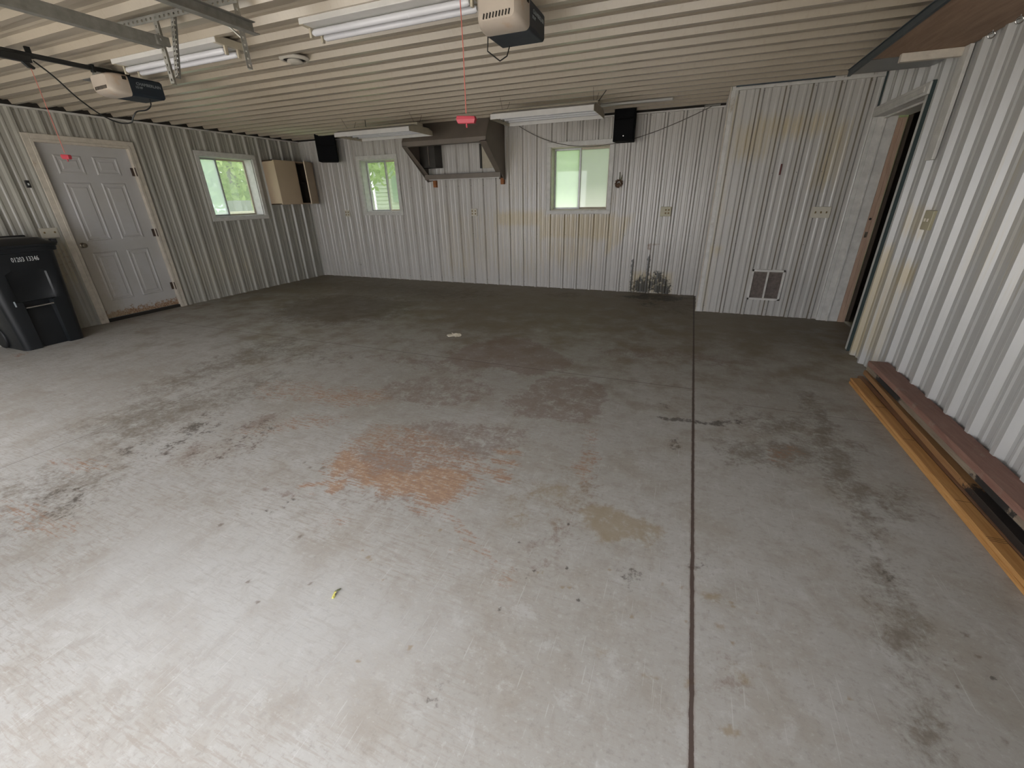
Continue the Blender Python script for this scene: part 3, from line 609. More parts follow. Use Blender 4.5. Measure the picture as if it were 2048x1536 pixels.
# ------------------------------------------------------------------ windows
def window(n, axis, opening, pos, depth_sign, mats, reveal_mat, frame_mat, casing_w=0.065, meet=0.5):
    a, b, c, d = opening; dep = 0.20
    def B(mb, u0, u1, z0, z1, t0, t1):      # t = distance into the room from the wall plane (negative = outwards)
        if axis == 'x': mb.box((u0, pos-t0, z0), (u1, pos-t1, z1))
        else: mb.box((pos+t0, u0, z0), (pos+t1, u1, z1))
        return mb
    base = ((a+b)/2, pos, c) if axis == 'x' else (pos, (a+b)/2, c)
    e = struct_empty('window_%d' % n, base)
    w = casing_w
    mb = MB()
    for q in ((a-w, b+w, d, d+w), (a-w, b+w, c-w*0.85, c), (a-w, a, c, d), (b, b+w, c, d)): B(mb, *q, 0.0, 0.037)
    o = mb.build('window_casing', frame_mat, e, 0.004)
    mb = MB(); th = 0.012
    for q in ((a, b, d-th, d), (a, b, c, c+th), (a, a+th, c, d), (b-th, b, c, d)): B(mb, *q, 0.010, -dep)
    mb.build('window_reveal', reveal_mat, e)
    m = a+(b-a)*meet; s = 0.026
    for k, (u0, u1, t) in enumerate(((a+th, m+s/2, -0.135), (m-s/2, b-th, -0.160))):
        mb = MB()
        for q in ((u0, u1, c+th, c+th+s), (u0, u1, d-th-s, d-th), (u0, u0+s, c+th+s, d-th-s), (u1-s, u1, c+th+s, d-th-s)): B(mb, *q, t, t-0.022)
        sh = mb.build('sash', M['sash'] if k == 0 else M['sash_tan'], e, 0.002)
        mb = MB(); B(mb, u0+s, u1-s, c+th+s, d-th-s, t-0.009, t-0.013); mb.build('glass_pane', mats[k], sh)
    return e
window(1, 'y', WL, XL, 1, (M['g_hazy'], M['g_clear']), M['reveal'], M['white_trim'], meet=0.40)
window(2, 'x', W1, YB, 1, (M['g_clear'], M['g_clear']), M['reveal'], M['white_trim'], meet=0.56)
window(3, 'x', W2, YB, 1, (M['g_half'], M['g_frost']), M['cream_trim'], M['white_trim'], meet=0.47)

# ------------------------------------------------------------------ door 1: six-panel steel door
def door_rust():
    t = NT('rusting_white_door'); X = t.xyz()
    n = t.noise(22, 6, 0.7, obj=False); n2 = t.noise(60, 5, 0.7, obj=False)
    col = t.ramp(t.noise(2.2, 4, 0.6, obj=False), (0.3, (0.45, 0.435, 0.41)), (0.7, (0.51, 0.50, 0.495)))
    zz = t.math('SUBTRACT', X['Z'], t.math('MULTIPLY', t.math('SUBTRACT', n, 0.42), 0.36))
    edge = t.math('MULTIPLY', t.smooth(zz, 0.115, 0.06), 1.0)
    col = t.mix(edge, col, t.ramp(n2, (0.4, (0.20, 0.07, 0.02)), (0.6, (0.42, 0.34, 0.24))))
    g = t.smooth(t.math('SUBTRACT', X['Y'], t.math('MULTIPLY', n, 0.3)), 3.28, 3.02)
    gz = t.smooth(X['Z'], 1.35, 0.9)
    col = t.mix(t.math('MULTIPLY', t.math('MULTIPLY', g, gz), 0.5), col, (0.33, 0.27, 0.17))
    return t.fin(col, 0.4)
M['door'] = door_rust()
d1 = struct_empty('door_1', (XL, 3.55, 0))
xf = XL-0.012
mb = MB().box((xf-0.04, D1[0]+0.012, 0.045), (xf, D1[1]-0.012, D1[3]-0.012))
def raised(mb, y0, y1, z0, z1, x):
    rings = []
    for ins, h in ((0, 0), (0.010, 0.007), (0.022, 0.007), (0.032, 0.0005), (0.050, 0.0005), (0.064, 0.006)):
        rings.append([(x+h, y0+ins, z0+ins), (x+h, y1-ins, z0+ins), (x+h, y1-ins, z1-ins), (x+h, y0+ins, z1-ins)])
    mb.loft(rings)
for y0, y1 in ((3.22, 3.49), (3.60, 3.87)):
    raised(mb, y0, y1, 1.79, 2.00, xf); raised(mb, y0, y1, 1.02, 1.70, xf); raised(mb, y0, y1, .26, .88, xf)
mb.build('door_panel', M['door'], d1)
mb = MB()
for k, (a, b, x0, x1) in enumerate(((0.0, 0.075, XL, XL+0.037), (-0.012, 0.02, XL, XL+0.044))):
    mb.box((x0, D1[0]-b, 0), (x1, D1[0]-a, D1[3]+b)); mb.box((x0, D1[1]+a, 0), (x1, D1[1]+b, D1[3]+b)); mb.box((x0, D1[0]-a, D1[3]+a), (x1, D1[1]+a, D1[3]+b))
mb.build('door_casing', M['cream_trim'], d1, 0.004)
MB().box((XL-0.10, D1[0], 0), (XL-0.001, D1[0]+0.012, D1[3])).box((XL-0.10, D1[1]-0.012, 0), (XL-0.001, D1[1], D1[3])).box((XL-0.10, D1[0], D1[3]-0.012), (XL-0.001, D1[1], D1[3])).build('door_jamb', M['cream_trim'], d1)
MB().box((XL-0.10, D1[0]+.012, 0), (XL+0.01, D1[1]-.012, 0.040)).build('threshold', M['dark'], d1)
k = MB().lathe((xf, 3.155, 0.98), [(0.030, 0), (0.032, 0.004), (0.028, 0.008), (0.012, 0.012), (0.012, 0.030), (0.024, 0.036), (0.029, 0.048), (0.026, 0.060), (0.012, 0.066)], 20, 'x').build('door_knob', M['brass'], d1, smooth=True)
k['label'] = 'tarnished round metal knob'
for z in (1.84, 1.07, 0.32):
    MB().box((xf+.001, 3.990, z-0.05), (XL+0.002, 4.017, z+0.05)).tube([(XL+0.046, 4.016, z-.052), (XL+.046, 4.016, z+.052)], 0.006, 8).build('hinge', M['hinge'], d1)

# ------------------------------------------------------------------ door 2: open doorway in the right wall
d2 = struct_empty('door_2', (XR, 5.47, 0))
y0, y1, zt = D2[0], D2[1], D2[3]
mb = MB().box((XR-0.024, y0-0.066, 0), (XR-0.001, y0, zt)).box((XR-0.045, y0-0.078, zt), (XR-0.001, y1+0.03, zt+0.085)).box((XR-0.040, y1, 0), (XR-0.001, y1+0.04, zt))
mb.box((XR-0.052, y0-.02, zt+0.02), (XR-0.044, y1, zt+0.06))
mb.build('door_casing', M['white_trim'], d2, 0.004)
MB().box((XR-0.030, y0-0.080, 0), (XR-0.001, y0-0.067, zt+0.09)).build('edge_strip', M['teal'], d2)
MB().box((XR-.001, y1-0.001, 0), (XR+0.17, y1+0.04, zt)).box((XR+0.055, y1-0.014, 0), (XR+0.075, y1, zt)).box((XR+.0, y0-.04, 0), (XR+0.26, y0, zt)).box((XR, y0, zt-0.001), (XR+0.26, y1, zt+.03)).box((XR+0.05, y0, zt-0.018), (XR+.07, y1, zt)).build('door_jamb', M['grille_white'], d2, 0.003)
j = MB().box((XR+0.17, y1-0.012, 0), (XR+0.205, y1+0.04, zt-.02)).box((XR+0.205, y1-0.022, 0), (XR+0.238, y1+.04, zt-.02)).build('inner_jamb', M['jamb_wood'], d2, 0.003)
j['label'] = 'peach coloured inner jamb'
MB().box((XR+0.178, y1-0.016, 0.95), (XR+0.205, y1-.012, 1.01)).build('strike_plate', M['brass'], d2)
MB().lathe((XR+0.188, y1-.0125, 1.14), [(0.012, 0), (0.012, -0.003)], 14, 'y').build('deadbolt_hole', M['dark'], d2)
# the dim room behind it
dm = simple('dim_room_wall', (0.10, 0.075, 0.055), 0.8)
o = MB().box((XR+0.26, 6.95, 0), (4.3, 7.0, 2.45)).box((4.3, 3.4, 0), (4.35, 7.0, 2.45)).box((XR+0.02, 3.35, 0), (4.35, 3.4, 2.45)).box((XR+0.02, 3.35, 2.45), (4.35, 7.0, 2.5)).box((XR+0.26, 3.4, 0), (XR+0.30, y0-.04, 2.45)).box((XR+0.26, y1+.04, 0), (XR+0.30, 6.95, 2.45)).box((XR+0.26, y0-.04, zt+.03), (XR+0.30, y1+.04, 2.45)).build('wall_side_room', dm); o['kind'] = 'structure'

# unseen roof slab, eaves added to keep the sun off the windows
o = MB().box((XL-0.65, YF-0.35, H+0.22), (4.9, YB+0.65, H+0.30)).box((XL-0.65, YB+0.60, H+0.05), (4.9, YB+0.65, H+0.22)).build('roof', simple('added_roof_steel', (.25, .24, .23), .5)); o['kind'] = 'structure'

# ------------------------------------------------------------------ wheeled trash can
def rrect(x0, x1, y0, y1, z, r, ind=None, n=5):
    """ring, counter-clockwise; ind=(ya, yb, depth): pushes the front (+x) face in between ya and yb"""
    pts = []
    for cx, cy, a0 in ((x1-r, y0+r, -90), (x1-r, y1-r, 0), (x0+r, y1-r, 90), (x0+r, y0+r, 180)):
        for k in range(n+1):
            a = math.radians(a0+90*k/n); pts.append((cx+r*math.cos(a), cy+r*math.sin(a), z))
        if a0 == -90:
            ya, yb, dd = ind or ((y0+y1)/2-.1, (y0+y1)/2+.1, 0)
            pts += [(x1, ya-0.012, z), (x1-dd, ya, z), (x1-dd, yb, z), (x1, yb+0.012, z)]
    return pts
can = thing('trash_can', (-6.74, 2.31, 0), 'black wheeled trash can with white number 01203 13346 beside the white door', 'trash can')
def canring(z, ind=None):
    f = z/1.06; hw = 0.262+0.055*f
    return rrect(-6.985-0.005*f, -6.52+0.075*f, 2.31-hw, 2.31+hw, z, 0.055+0.02*f, ind)
lv = [canring(0.0, (2.20, 2.42, .045)), canring(0.04, (2.20, 2.42, .045)), canring(0.405, (2.20, 2.42, .05)), canring(0.44, (2.20, 2.42, .075)), canring(0.50, (2.20, 2.42, .075)), canring(0.515, (2.16, 2.46, .0)),
      canring(0.55, (2.16, 2.46, .014)), canring(0.80, (2.16, 2.46, .014)), canring(0.83), canring(0.99)]
def grow(r, d): 
    cx = sum(p[0] for p in r)/len(r); cy = sum(p[1] for p in r)/len(r)
    return [(p[0]+(d if p[0] > cx else -d), p[1]+(d if p[1] > cy else -d), p[2]) for p in r]
r1 = canring(1.0); lv += [r1, grow(canring(1.005), .022), grow(canring(1.05), .024), grow(canring(1.055), -.01)]
body_o = MB().loft(lv).build('can_body', M['can'], can, smooth=True)
lid = [grow(canring(1.052), .034), grow(canring(1.075), .036), grow(canring(1.088), .02), grow(canring(1.105), -.02), grow(canring(1.135), -.06), grow(canring(1.140), -.12)]
lid_o = MB().loft(lid).build('lid', M['can'], can, smooth=True)
MB().box((-7.00, 2.00, 1.075), (-6.95, 2.62, 1.15)).build('lid_hinge', M['black_plastic'], lid_o, 0.008)
MB().box((-6.50, 2.615, 1.07), (-6.44, 2.66, 1.115)).build('lid_tab', M['black_plastic'], lid_o, 0.006)
o = MB().tube([(-6.498, 2.195, 0.445), (-6.498, 2.425, 0.452)], 0.0085, 10).build('grab_bar', M['chrome'], can, smooth=True); o['label'] = 'bright metal grab bar'
o = MB().box((-6.475, 2.115, 0.475), (-6.468, 2.125, 0.53)).build('wear_mark', M['print_dim'], can)
for y in (2.045, 2.575):
    MB().lathe((-6.93, y-0.022, 0.125), [(0.03, 0), (0.118, 0.002), (0.125, 0.010), (0.125, 0.036), (0.118, 0.044), (0.03, 0.046)], 24, 'y').build('wheel', M['black_plastic'], can, smooth=True)
tilt = Vector((0.075/1.06, 0, 1)).normalized()
text_mesh('01203 13346', 0.066, (-6.444, 2.345, 0.935), (0, 1, 0), tilt, 'number', M['print'], body_o, xscale=0.62)

# ------------------------------------------------------------------ tan wall cabinet
cb = thing('wall_cabinet', (XL, 6.46, 1.39), 'tan wooden wall cabinet with right door ajar, beside the left window', 'cabinet')
cx0, cx1, cy0, cy1, cz0, cz1 = XL+0.005, -6.80, 6.04, 6.90, 1.39, 2.10
mb = MB()
t_ = 0.018
mb.box((cx0, cy0, cz0), (cx1, cy0+t_, cz1)).box((cx0, cy1-t_, cz0), (cx1, cy1, cz1)).box((cx0, cy0, cz0), (cx1, cy1, cz0+t_)).box((cx0, cy0, cz1-t_), (cx1, cy1, cz1))
mb.build('cabinet_body', M['cab'], cb, 0.002)
MB().box((cx0, cy0+t_, cz0+t_), (cx0+.008, cy1-t_, cz1-t_)).box((cx0, cy0+t_, 1.74), (cx1-.05, cy1-t_, 1.758)).box((cx0+.01, cy1-t_-.006, cz0+t_), (cx1-.006, cy1-t_-.001, cz1-t_)).build('cabinet_inside_shade', M['cab_shade'], cb)  # back, shelf and side coloured dark to stand for the cabinet's shade
MB().box((cx1, cy0, cz0), (cx1+0.019, 6.50, cz1)).build('door', M['cab'], cb, 0.002)
th = math.radians(26); dirv = Vector((math.sin(th), -math.cos(th), 0)); nv_ = Vector((math.cos(th), math.sin(th), 0)); hg = Vector((cx1+.002, 6.885, 0))
p0 = hg; p1 = hg+dirv*0.385
MB().prism([(p0.x, p0.y, cz0), (p1.x, p1.y, cz0), (p1.x+nv_.x*.019, p1.y+nv_.y*.019, cz0), (p0.x+nv_.x*.019, p0.y+nv_.y*.019, cz0)], (0, 0, cz1-cz0)).build('door', M['cab'], cb, 0.002)
MB().prism([(p1.x, p1.y, cz0), (p1.x+dirv.x*.004, p1.y+dirv.y*.004, cz0), (p1.x+dirv.x*.004+nv_.x*.019, p1.y+dirv.y*.004+nv_.y*.019, cz0), (p1.x+nv_.x*.019, p1.y+nv_.y*.019, cz0)], (0, 0, cz1-cz0)).build('door_edge_band', M['cab_light'], cb)

# ------------------------------------------------------------------ loudspeakers
def speaker(cx, cy, cz, wdt, dep, hgt, rot, label, logo):
    Mx = Matrix.Translation((cx, cy, cz)) @ Matrix.Rotation(rot, 4, 'Z')
    s = thing('loudspeaker', (cx, cy, cz), label, 'speaker', None)
    w2, d2_, h2 = wdt/2, dep/2, hgt/2
    def tr(mb): mb.v = [tuple(Mx @ Vector(p)) for p in mb.v]; return mb
    tr(MB().loft([[(-w2, -d2_+.02, -h2), (w2, -d2_+.02, -h2), (w2*.86, d2_, -h2), (-w2*.86, d2_, -h2)], [(-w2, -d2_+.02, h2), (w2, -d2_+.02, h2), (w2*.86, d2_, h2), (-w2*.86, d2_, h2)]])).build('cabinet', M['speaker_black'], s, 0.006)
    tr(MB().box((-w2+.012, -d2_, .055), (w2-.012, -d2_+.022, h2-.014))).build('horn_grille', M['grille_black'], s, 0.008)
    tr(MB().box((-w2+.012, -d2_, -h2+.014), (w2-.012, -d2_+.022, .045))).build('woofer_grille', M['grille_black'], s, 0.008)
    if logo:
        q = tr(MB().lathe((0.0, -d2_-.001, -h2+.065), [(0.009, 0), (0.008, -0.003), (0.002, -0.004)], 12, 'y')).build('badge', M['chrome'], s); q['label'] = 'small bright badge'
    tr(MB().box((-.03, d2_-.001, -.05), (.03, d2_+.05, .05))).build('wall_bracket', M['black_metal'], s, .003)
    return s
speaker(-1.005, 6.80, 2.315, 0.285, 0.25, 0.43, 0.0, 'black loudspeaker mounted high right of the window with cream sill', True)
speaker(-6.20, 6.73, 2.285, 0.34, 0.26, 0.42, math.radians(38), 'black loudspeaker angled in the far left corner above the tan cabinet', False)

# ------------------------------------------------------------------ range hood on the back wall
hd = thing('range_hood', (-3.59, YB, 1.70), 'large brown metal range hood hung on the back wall under the ceiling', 'range hood')
hx0, hx1 = -4.30, -2.87; yf = 6.27; yw = YB-0.022
side = [(yf, 2.175), (yf, 2.235), (6.43, H-.025), (yw, H-.025), (yw, 1.70), (yw-.05, 1.69)]
for x0, x1 in ((hx0, hx0+.010), (hx1-.010, hx1)):
    MB().prism([(x0, y, z) for y, z in side], (x1-x0, 0, 0)).build('side_panel', M['hood'], hd)
MB().prism([(hx0, yf, 2.235), (hx0, 6.43, H-.025), (hx0, 6.44, H-.025), (hx0, yf+.010, 2.230)], (hx1-hx0, 0, 0)).build('front_panel', M['hood'], hd)
MB().box((hx0, yf, 2.175), (hx1, yf+.010, 2.237)).box((hx0, yf, 2.170), (hx1, yf+0.11, 2.180)).build('front_lip', M['hood'], hd, 0.002)
# slanted flanges along the two side edges
dv_ = Vector((0, yw-yf, 1.70-2.175)).normalized(); nn = Vector((0, dv_.z, -dv_.y))
for x0, x1 in ((hx0, hx0+.085), (hx1-.105, hx1)):
    MB().prism([(x0, yf, 2.175), (x1, yf, 2.175), (x1, yf, 2.185), (x0, yf, 2.185)], (0, yw-yf, 1.70-2.175)).build('side_flange', M['hood'], hd)
mb = MB().box((hx0+.02, yw-.16, 1.725), (hx1-.02, yw-.15, 1.80)).box((hx0+.02, yw-.16, 1.722), (hx1-.02, yw-.001, 1.732)).box((hx0+.02, yw-.012, 1.73), (hx1-.02, yw-.001, 1.80))
mb.build('grease_trough', M['hood'], hd, 0.002)
MB().box((hx0+.10, yw-.165, 1.716), (hx1-.03, yw-.145, 1.728)).build('trough_edge', M['hood_lip'], hd)
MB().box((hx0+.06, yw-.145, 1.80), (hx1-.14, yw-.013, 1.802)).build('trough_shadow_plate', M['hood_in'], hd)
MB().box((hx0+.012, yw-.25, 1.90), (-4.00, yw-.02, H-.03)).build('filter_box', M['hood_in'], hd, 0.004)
MB().tube([(hx0+.19, yw-.262, 1.93), (hx0+.19, yw-.262, 2.25)], 0.008, 8).build('filter_rail', M['hood'], hd)
o = MB().box((-3.26, yw-.03, 1.87), (-3.00, yw-.004, 2.22)).build('cover_plate', M['fixture_tan'], hd, .002); o['label'] = 'beige cover plate inside the hood'
MB().box((-3.30, yw-.035, 1.87), (-3.27, yw-.004, 2.22)).build('cover_edge', M['hood_in'], hd)
for x, z0, lab in ((-4.175, 1.61, 'short orange-brown wood block under the left end of the range hood'), (-2.915, 1.625, 'short orange-brown wood block under the right end of the range hood')):
    o = MB().box((x-.028, YB-.062, z0), (x+.028, YB-.001, 1.715)).build('wood_block', M['block'], None, .002); tag(o, lab, 'wood block')

# ------------------------------------------------------------------ hanging shop lights
def shop_light(L, W, drop, cords):
    e = thing('shop_light', (0, 0, 0), '', 'light', 'shop lights hung near the back wall')
    c = [(0, 0), (0, .052), (.10, .085), (W-.10, .085), (W, .052), (W, 0)]
    t = .004
    outer = c; inner = [(W-t, .003), (W-t, .050), (W-.10, .080), (.10, .080), (t, .050), (t, .003)]
    poly = [(0, y, z) for y, z in outer+inner]
    MB().prism(poly, (L, 0, 0)).build('reflector', M['fixture_white'], e)
    for x in (0, L-.004):
        MB().prism([(x, y, z) for y, z in c], (.004, 0, 0)).build('end_plate', M['fixture_tan'], e)
    MB().box((0.01, W/2-.07, .084), (L-.01, W/2+.07, .125)).build('ballast_cover', M['fixture_tan'], e, .004)
    MB().box((0.004, W/2-.05, .055), (L-.004, W/2+.05, .081)).build('center_spine', M['fixture_white'], e, .003)
    for k in range(4):
        y = W*(.17+.22*k)
        MB().tube([(.035, y, .042), (L-.035, y, .042)], .0165, 12).build('fluorescent_tube', M['tube'], e, smooth=True)
    for x in (.02, L-.02):
        for k in range(4):
            y = W*(.17+.22*k); MB().box((x-.012, y-.02, .022), (x+.012, y+.02, .08)).build('lamp_holder', M['galv_dark'], e, .002)
    for x in (.06, L-.06):
        for s_ in (-1, 1):
            MB().tube([(x, W/2+s_*.06, .12), (x+cords*.01, W/2+s_*.15, drop)], .0022, 5).build('chain', M['wire'], e)
    MB().tube([(L*.28 if cords < 0 else L*.98, W/2, .12), (L*.28 if cords < 0 else L*1.0, W/2-.02, drop*.6), (L*.29 if cords < 0 else L*1.06, W/2-.03, drop-.01)], .0045, 6).build('power_cord', M['black_metal'], e)
    qx = L*.29 if cords < 0 else L*1.06
    MB().box((qx-.07, W/2-.05, drop-.016), (qx+.05, W/2-.02, drop)).build('plug', M['black_plastic'], e, .004)
    return e
sl = shop_light(1.25, .58, H-.021-2.25, -1); sl.location = (-4.82, 5.41, 2.25); tag(sl, 'hanging white shop light in front of the left end of the range hood', 'light')
sr = shop_light(1.20, .59, H-.021-2.25, 1); sr.location = (-2.30, 5.16, 2.25); tag(sr, 'hanging white shop light between the range hood and the right loudspeaker', 'light')

# ------------------------------------------------------------------ strip lights fixed to the ceiling
def strip_light():
    L = 1.175; zt_ = H-.022
    e = thing('strip_light', (0, 0, zt_), '', 'light', 'bare tube strip lights fixed to the ceiling')
    e.location = (0, 0, 0)
    MB().prism([(0, 0, -.045), (0, 0, 0), (0, .25, 0), (0, .25, -.020), (0, .19, -.045)], (L, 0, 0)).build('housing', M['fixture_white'], e, .003)
    for y, z in ((.080, -.072), (.178, -.072)):
        MB().tube([(.03, y, z), (.045, y, z), (L-.045, y, z), (L-.03, y, z)], [.012, .019, .019, .012], 14).build('fluorescent_tube', M['tube'], e, smooth=True)
    for x in (0.0, L-.028):
        b = MB().box((x-.001, .002, -.047), (x+.029, .245, -.002)).box((x+.006, .068, -.098), (x+.022, .092, -.04)).box((x+.006, .166, -.098), (x+.022, .190, -.02)).build('end_bracket', M['fixture_tan'], e, .003)
    return e
st1 = strip_light(); st1.location = (-2.43, 2.58, H-.022); tag(st1, 'white two-tube strip light on the ceiling left of the right opener', 'light')
st2 = copy_tree(st1); st2.location = (-4.35, 2.57, H-.022); tag(st2, 'white two-tube strip light on the ceiling above the left opener, behind the track hangers', 'light')
o = MB().box((-1.30, 6.235, H-.050), (-.39, 6.285, H-.026)).build('ceiling_raceway', M['fixture_white'], None, .004); tag(o, 'thin white raceway on the ceiling behind the right loudspeaker', 'raceway')

def spline(P, n=6):
    P = [Vector(p) for p in P]; Q = [P[0]]+P+[P[-1]]; out = []
    for i in range(1, len(Q)-2):
        a, b, c, d = Q[i-1:i+3]
        for k in range(n):
            t = k/n; out.append(.5*((2*b)+(c-a)*t+(2*a-5*b+4*c-d)*t*t+(3*b-a-3*c+d)*t**3))
    return out+[P[-1]]
# ------------------------------------------------------------------ garage door openers
def opener():
    e = thing('garage_door_opener', (0, 0, 0), '', 'garage door opener', 'garage door openers')
    # origin: centre of the motor unit's bottom rear edge (x centre, y rear, z bottom)
    b = MB().loft([[(-.125, -.26, 0), (.125, -.26, 0), (.13, -.012, .004), (-.13, -.012, .004)], [(-.132, -.265, .02), (.132, -.265, .02), (.135, 0, .02), (-.135, 0, .02)],
                   [(-.132, -.262, .125), (.132, -.262, .125), (.135, 0, .125), (-.135, 0, .125)], [(-.125, -.255, .14), (.125, -.255, .14), (.125, -.01, .14), (-.125, -.01, .14)]])
    hs_ = b.build('motor_housing', M['navy'], e, .005)
    rings = []
    for y, sc_, z0, z1 in ((-.262, 1.0, -.004, .145), (-.30, .99, -.004, .146), (-.345, .95, .0, .145), (-.385, .86, .010, .140), (-.405, .74, .022, .130)):
        hw = .134*sc_; zm = (z0+z1)/2; ring = []
        for sx, sz in ((-1, -1), (1, -1), (1, 1), (-1, 1)):
            a0 = {(-1, -1): 180, (1, -1): 270, (1, 1): 0, (-1, 1): 90}[(sx, sz)]
            for k in range(5):
                a = math.radians(a0+90*k/4); r = .026
                ring.append((sx*(hw-r)+r*math.cos(a), y, (z0+r if sz < 0 else z1-r)+r*math.sin(a)))
        rings.append(ring)
    ln_ = MB().loft(rings).build('light_lens', M['lens'], e, smooth=True)
    mb = MB()
    for k in range(9):
        x = -.072+k*.018
        Mx = Matrix.Translation((x, -.4045, .040+.004*k/8)) @ Matrix.Rotation(math.radians(14), 4, 'Y')
        mb.box((-.0035, -.004, -.012), (.0035, .004, .012), Mx)
    mb.build('vent_slots', M['dark'], ln_)
    MB().box((.1325, -.305, .105), (.137, -.275, .13)).build('side_notch', M['dark'], ln_, .002)
    text_mesh('CHAMBERLAIN', .030, (.1362, -.115, .092), (0, 1, 0), (0, 0, 1), 'brand_lettering', M['print_dim'], hs_, xscale=.95)
    text_mesh('1/2 HP', .022, (.1362, -.195, .066), (0, 1, 0), (0, 0, 1), 'power_lettering', M['print_dim'], hs_, xscale=.9)
    # rail, trolley, cord
    MB().box((-.014, -2.95, .152), (.014, -.16, .182)).build('rail', M['black_metal'], e, .003)
    for y in (-.42,):
        MB().box((-.018, y-.01, .140), (.018, y+.01, .192)).build('rail_clip', M['black_metal'], e, .002)
    MB().box((-.024, -.80, .150), (-.008, -.77, .222)).build('ceiling_hanger', M['black_metal'], e)
    MB().box((-.022, -1.02, .118), (.022, -.80, .160)).prism([(-.012, -.86, .12), (-.012, -.83, .085), (-.012, -.80, .080), (-.012, -.79, .092), (-.012, -.82, .12)], (.024, 0, 0)).build('trolley', M['black_metal'], e, .003)
    MB().tube([(0, -.98, .13), (0, -1.25, .06), (0, -1.5, .0)], .014, 8).build('door_arm', M['black_metal'], e)
    cd = MB().tube([(0, -.815, .085), (0.003, -.815, -.2), (0, -.815, -.455)], .0022, 6).build('release_cord', M['red_cord'], e)
    h = MB().loft([[(-.048, -.825, -.462), (.048, -.825, -.470), (.048, -.805, -.470), (-.048, -.805, -.462)], [(-.052, -.827, -.478), (.052, -.827, -.482), (.052, -.803, -.482), (-.052, -.803, -.478)],
                   [(-.044, -.825, -.496), (.044, -.825, -.500), (.044, -.805, -.500), (-.044, -.805, -.496)]]).tube([(0, -.815, -.495), (0, -.815, -.515)], .005, 6)
    h.build('release_handle', M['red'], cd, .004)
    return e
op1 = opener(); op1.location = (-1.085, 2.965, 2.262)
MB().tube([(-1.085-.12, 2.965-.25, 2.268), (-1.20, 2.69, 2.19), (-1.155, 2.76, 2.155), (-1.15, 2.86, 2.20), (-1.16, 2.93, 2.265)], .0035, 6).build('antenna_wire', M['black_metal'], op1)
tag(op1, 'garage door opener with cream lens and vent slots near the top centre', 'garage door opener')
op2 = copy_tree(op1); op2.location = (-4.60, 2.985, 2.268)
for c in [q for q in bpy.data.objects if q.parent == op2 and q.name.startswith('antenna_wire')]: bpy.data.objects.remove(c)
tag(op2, 'garage door opener with black rail and dangling cord at the top left', 'garage door opener')
MB().tube(spline([(-4.60, 2.20, 2.405), (-4.62, 2.30, 2.33), (-4.66, 2.42, 2.22), (-4.70, 2.56, 2.13), (-4.70, 2.68, 2.085), (-4.66, 2.75, 2.09), (-4.62, 2.76, 2.13), (-4.58, 2.78, 2.17), (-4.53, 2.83, 2.185), (-4.50, 2.86, 2.22), (-4.50, 2.865, 2.268)]), .0055, 7).build('power_cord', M['black_metal'], op2, smooth=True)
o = MB().box((-5.22, 2.80, H-.045), (-4.78, 2.86, H-.022)).build('mounting_plate', M['sheet'], None, .002); tag(o, 'flat grey metal plate on the ceiling left of the left opener', 'metal plate')
o = MB().box((-4.80, 2.66, H-.075), (-4.68, 2.76, H-.028)).build('junction_box', M['galv'], None, .003); tag(o, 'small galvanized box on the ceiling behind the left opener rail', 'electrical box')

# ------------------------------------------------------------------ garage door tracks with perforated hangers
def perforated(mb_, p0, p1, wdir, w_, t_, nholes):
    """flat perforated flange from p0 to p1, width along wdir; holes cut as real openings between strips"""
    p0, p1 = Vector(p0), Vector(p1); wd = Vector(wdir).normalized(); ax = (p1-p0); L = ax.length; ax.normalize(); nd = ax.cross(wd).normalized()
    hw = w_*.18; hl = L/nholes*.36
    def slab(a0, a1, b0, b1):
        q = [p0+ax*a+wd*b+nd*c for a in (a0, a1) for b in (b0, b1) for c in (0, t_)]
        mb_.add(q, [(0, 1, 3, 2), (4, 6, 7, 5), (0, 4, 5, 1), (2, 3, 7, 6), (0, 2, 6, 4), (1, 5, 7, 3)])
    slab(0, L, 0, w_/2-hw); slab(0, L, w_/2+hw, w_)
    for k in range(nholes+1):
        c = L*k/nholes; a0, a1 = max(0, c-(L/nholes-hl)/2), min(L, c+(L/nholes-hl)/2)
        slab(a0, a1, w_/2-hw, w_/2+hw)
def angle(p0, p1, w1, w2, n):
    mb = MB(); perforated(mb, p0, p1, w1, .034, .0022, n); perforated(mb, p0, p1, w2, .034, .0022, n); return mb
def track(x, yend, name_label, side):
    e = thing('garage_door_track', (x, yend, 2.31), name_label, 'garage door track', 'horizontal garage door tracks')
    prof = [(0, 0), (.045*side, 0), (.045*side, .004), (.004*side, .004), (.004*side, .058), (.028*side, .058), (.028*side, .062), (0, .062)]
    MB().prism([(x+px, YF+.25, 2.312+pz) for px, pz in prof], (0, yend-YF-.25, 0)).build('track_rail', M['galv_dark'], e)
    # curved lower part running down the jamb
    mb = MB(); n = 10; rr = .30; cx_, cz_ = YF+.32, 2.05
    arc = [(YF+.25+.02-rr*math.sin(a)*0.9, 2.312-.27+.27*math.cos(a)) for a in [math.pi/2*k/n for k in range(n+1)]]
    ringsA = []
    for (y, z) in arc+[(arc[-1][0], 0.02)]:
        ringsA.append([(x, y, z), (x+.045*side, y, z), (x+.045*side, y+.004, z+.004), (x, y+.004, z+.004)])
    mb.loft(ringsA).build('curved_rail', M['galv_dark'], e)
    return e
tl = track(-3.165, 2.19, 'galvanized garage door track ending at the V-shaped hangers, left of two', -1)
tr_ = track(-2.49, 2.28, 'galvanized garage door track with open end by the right hanger, right of two', 1)
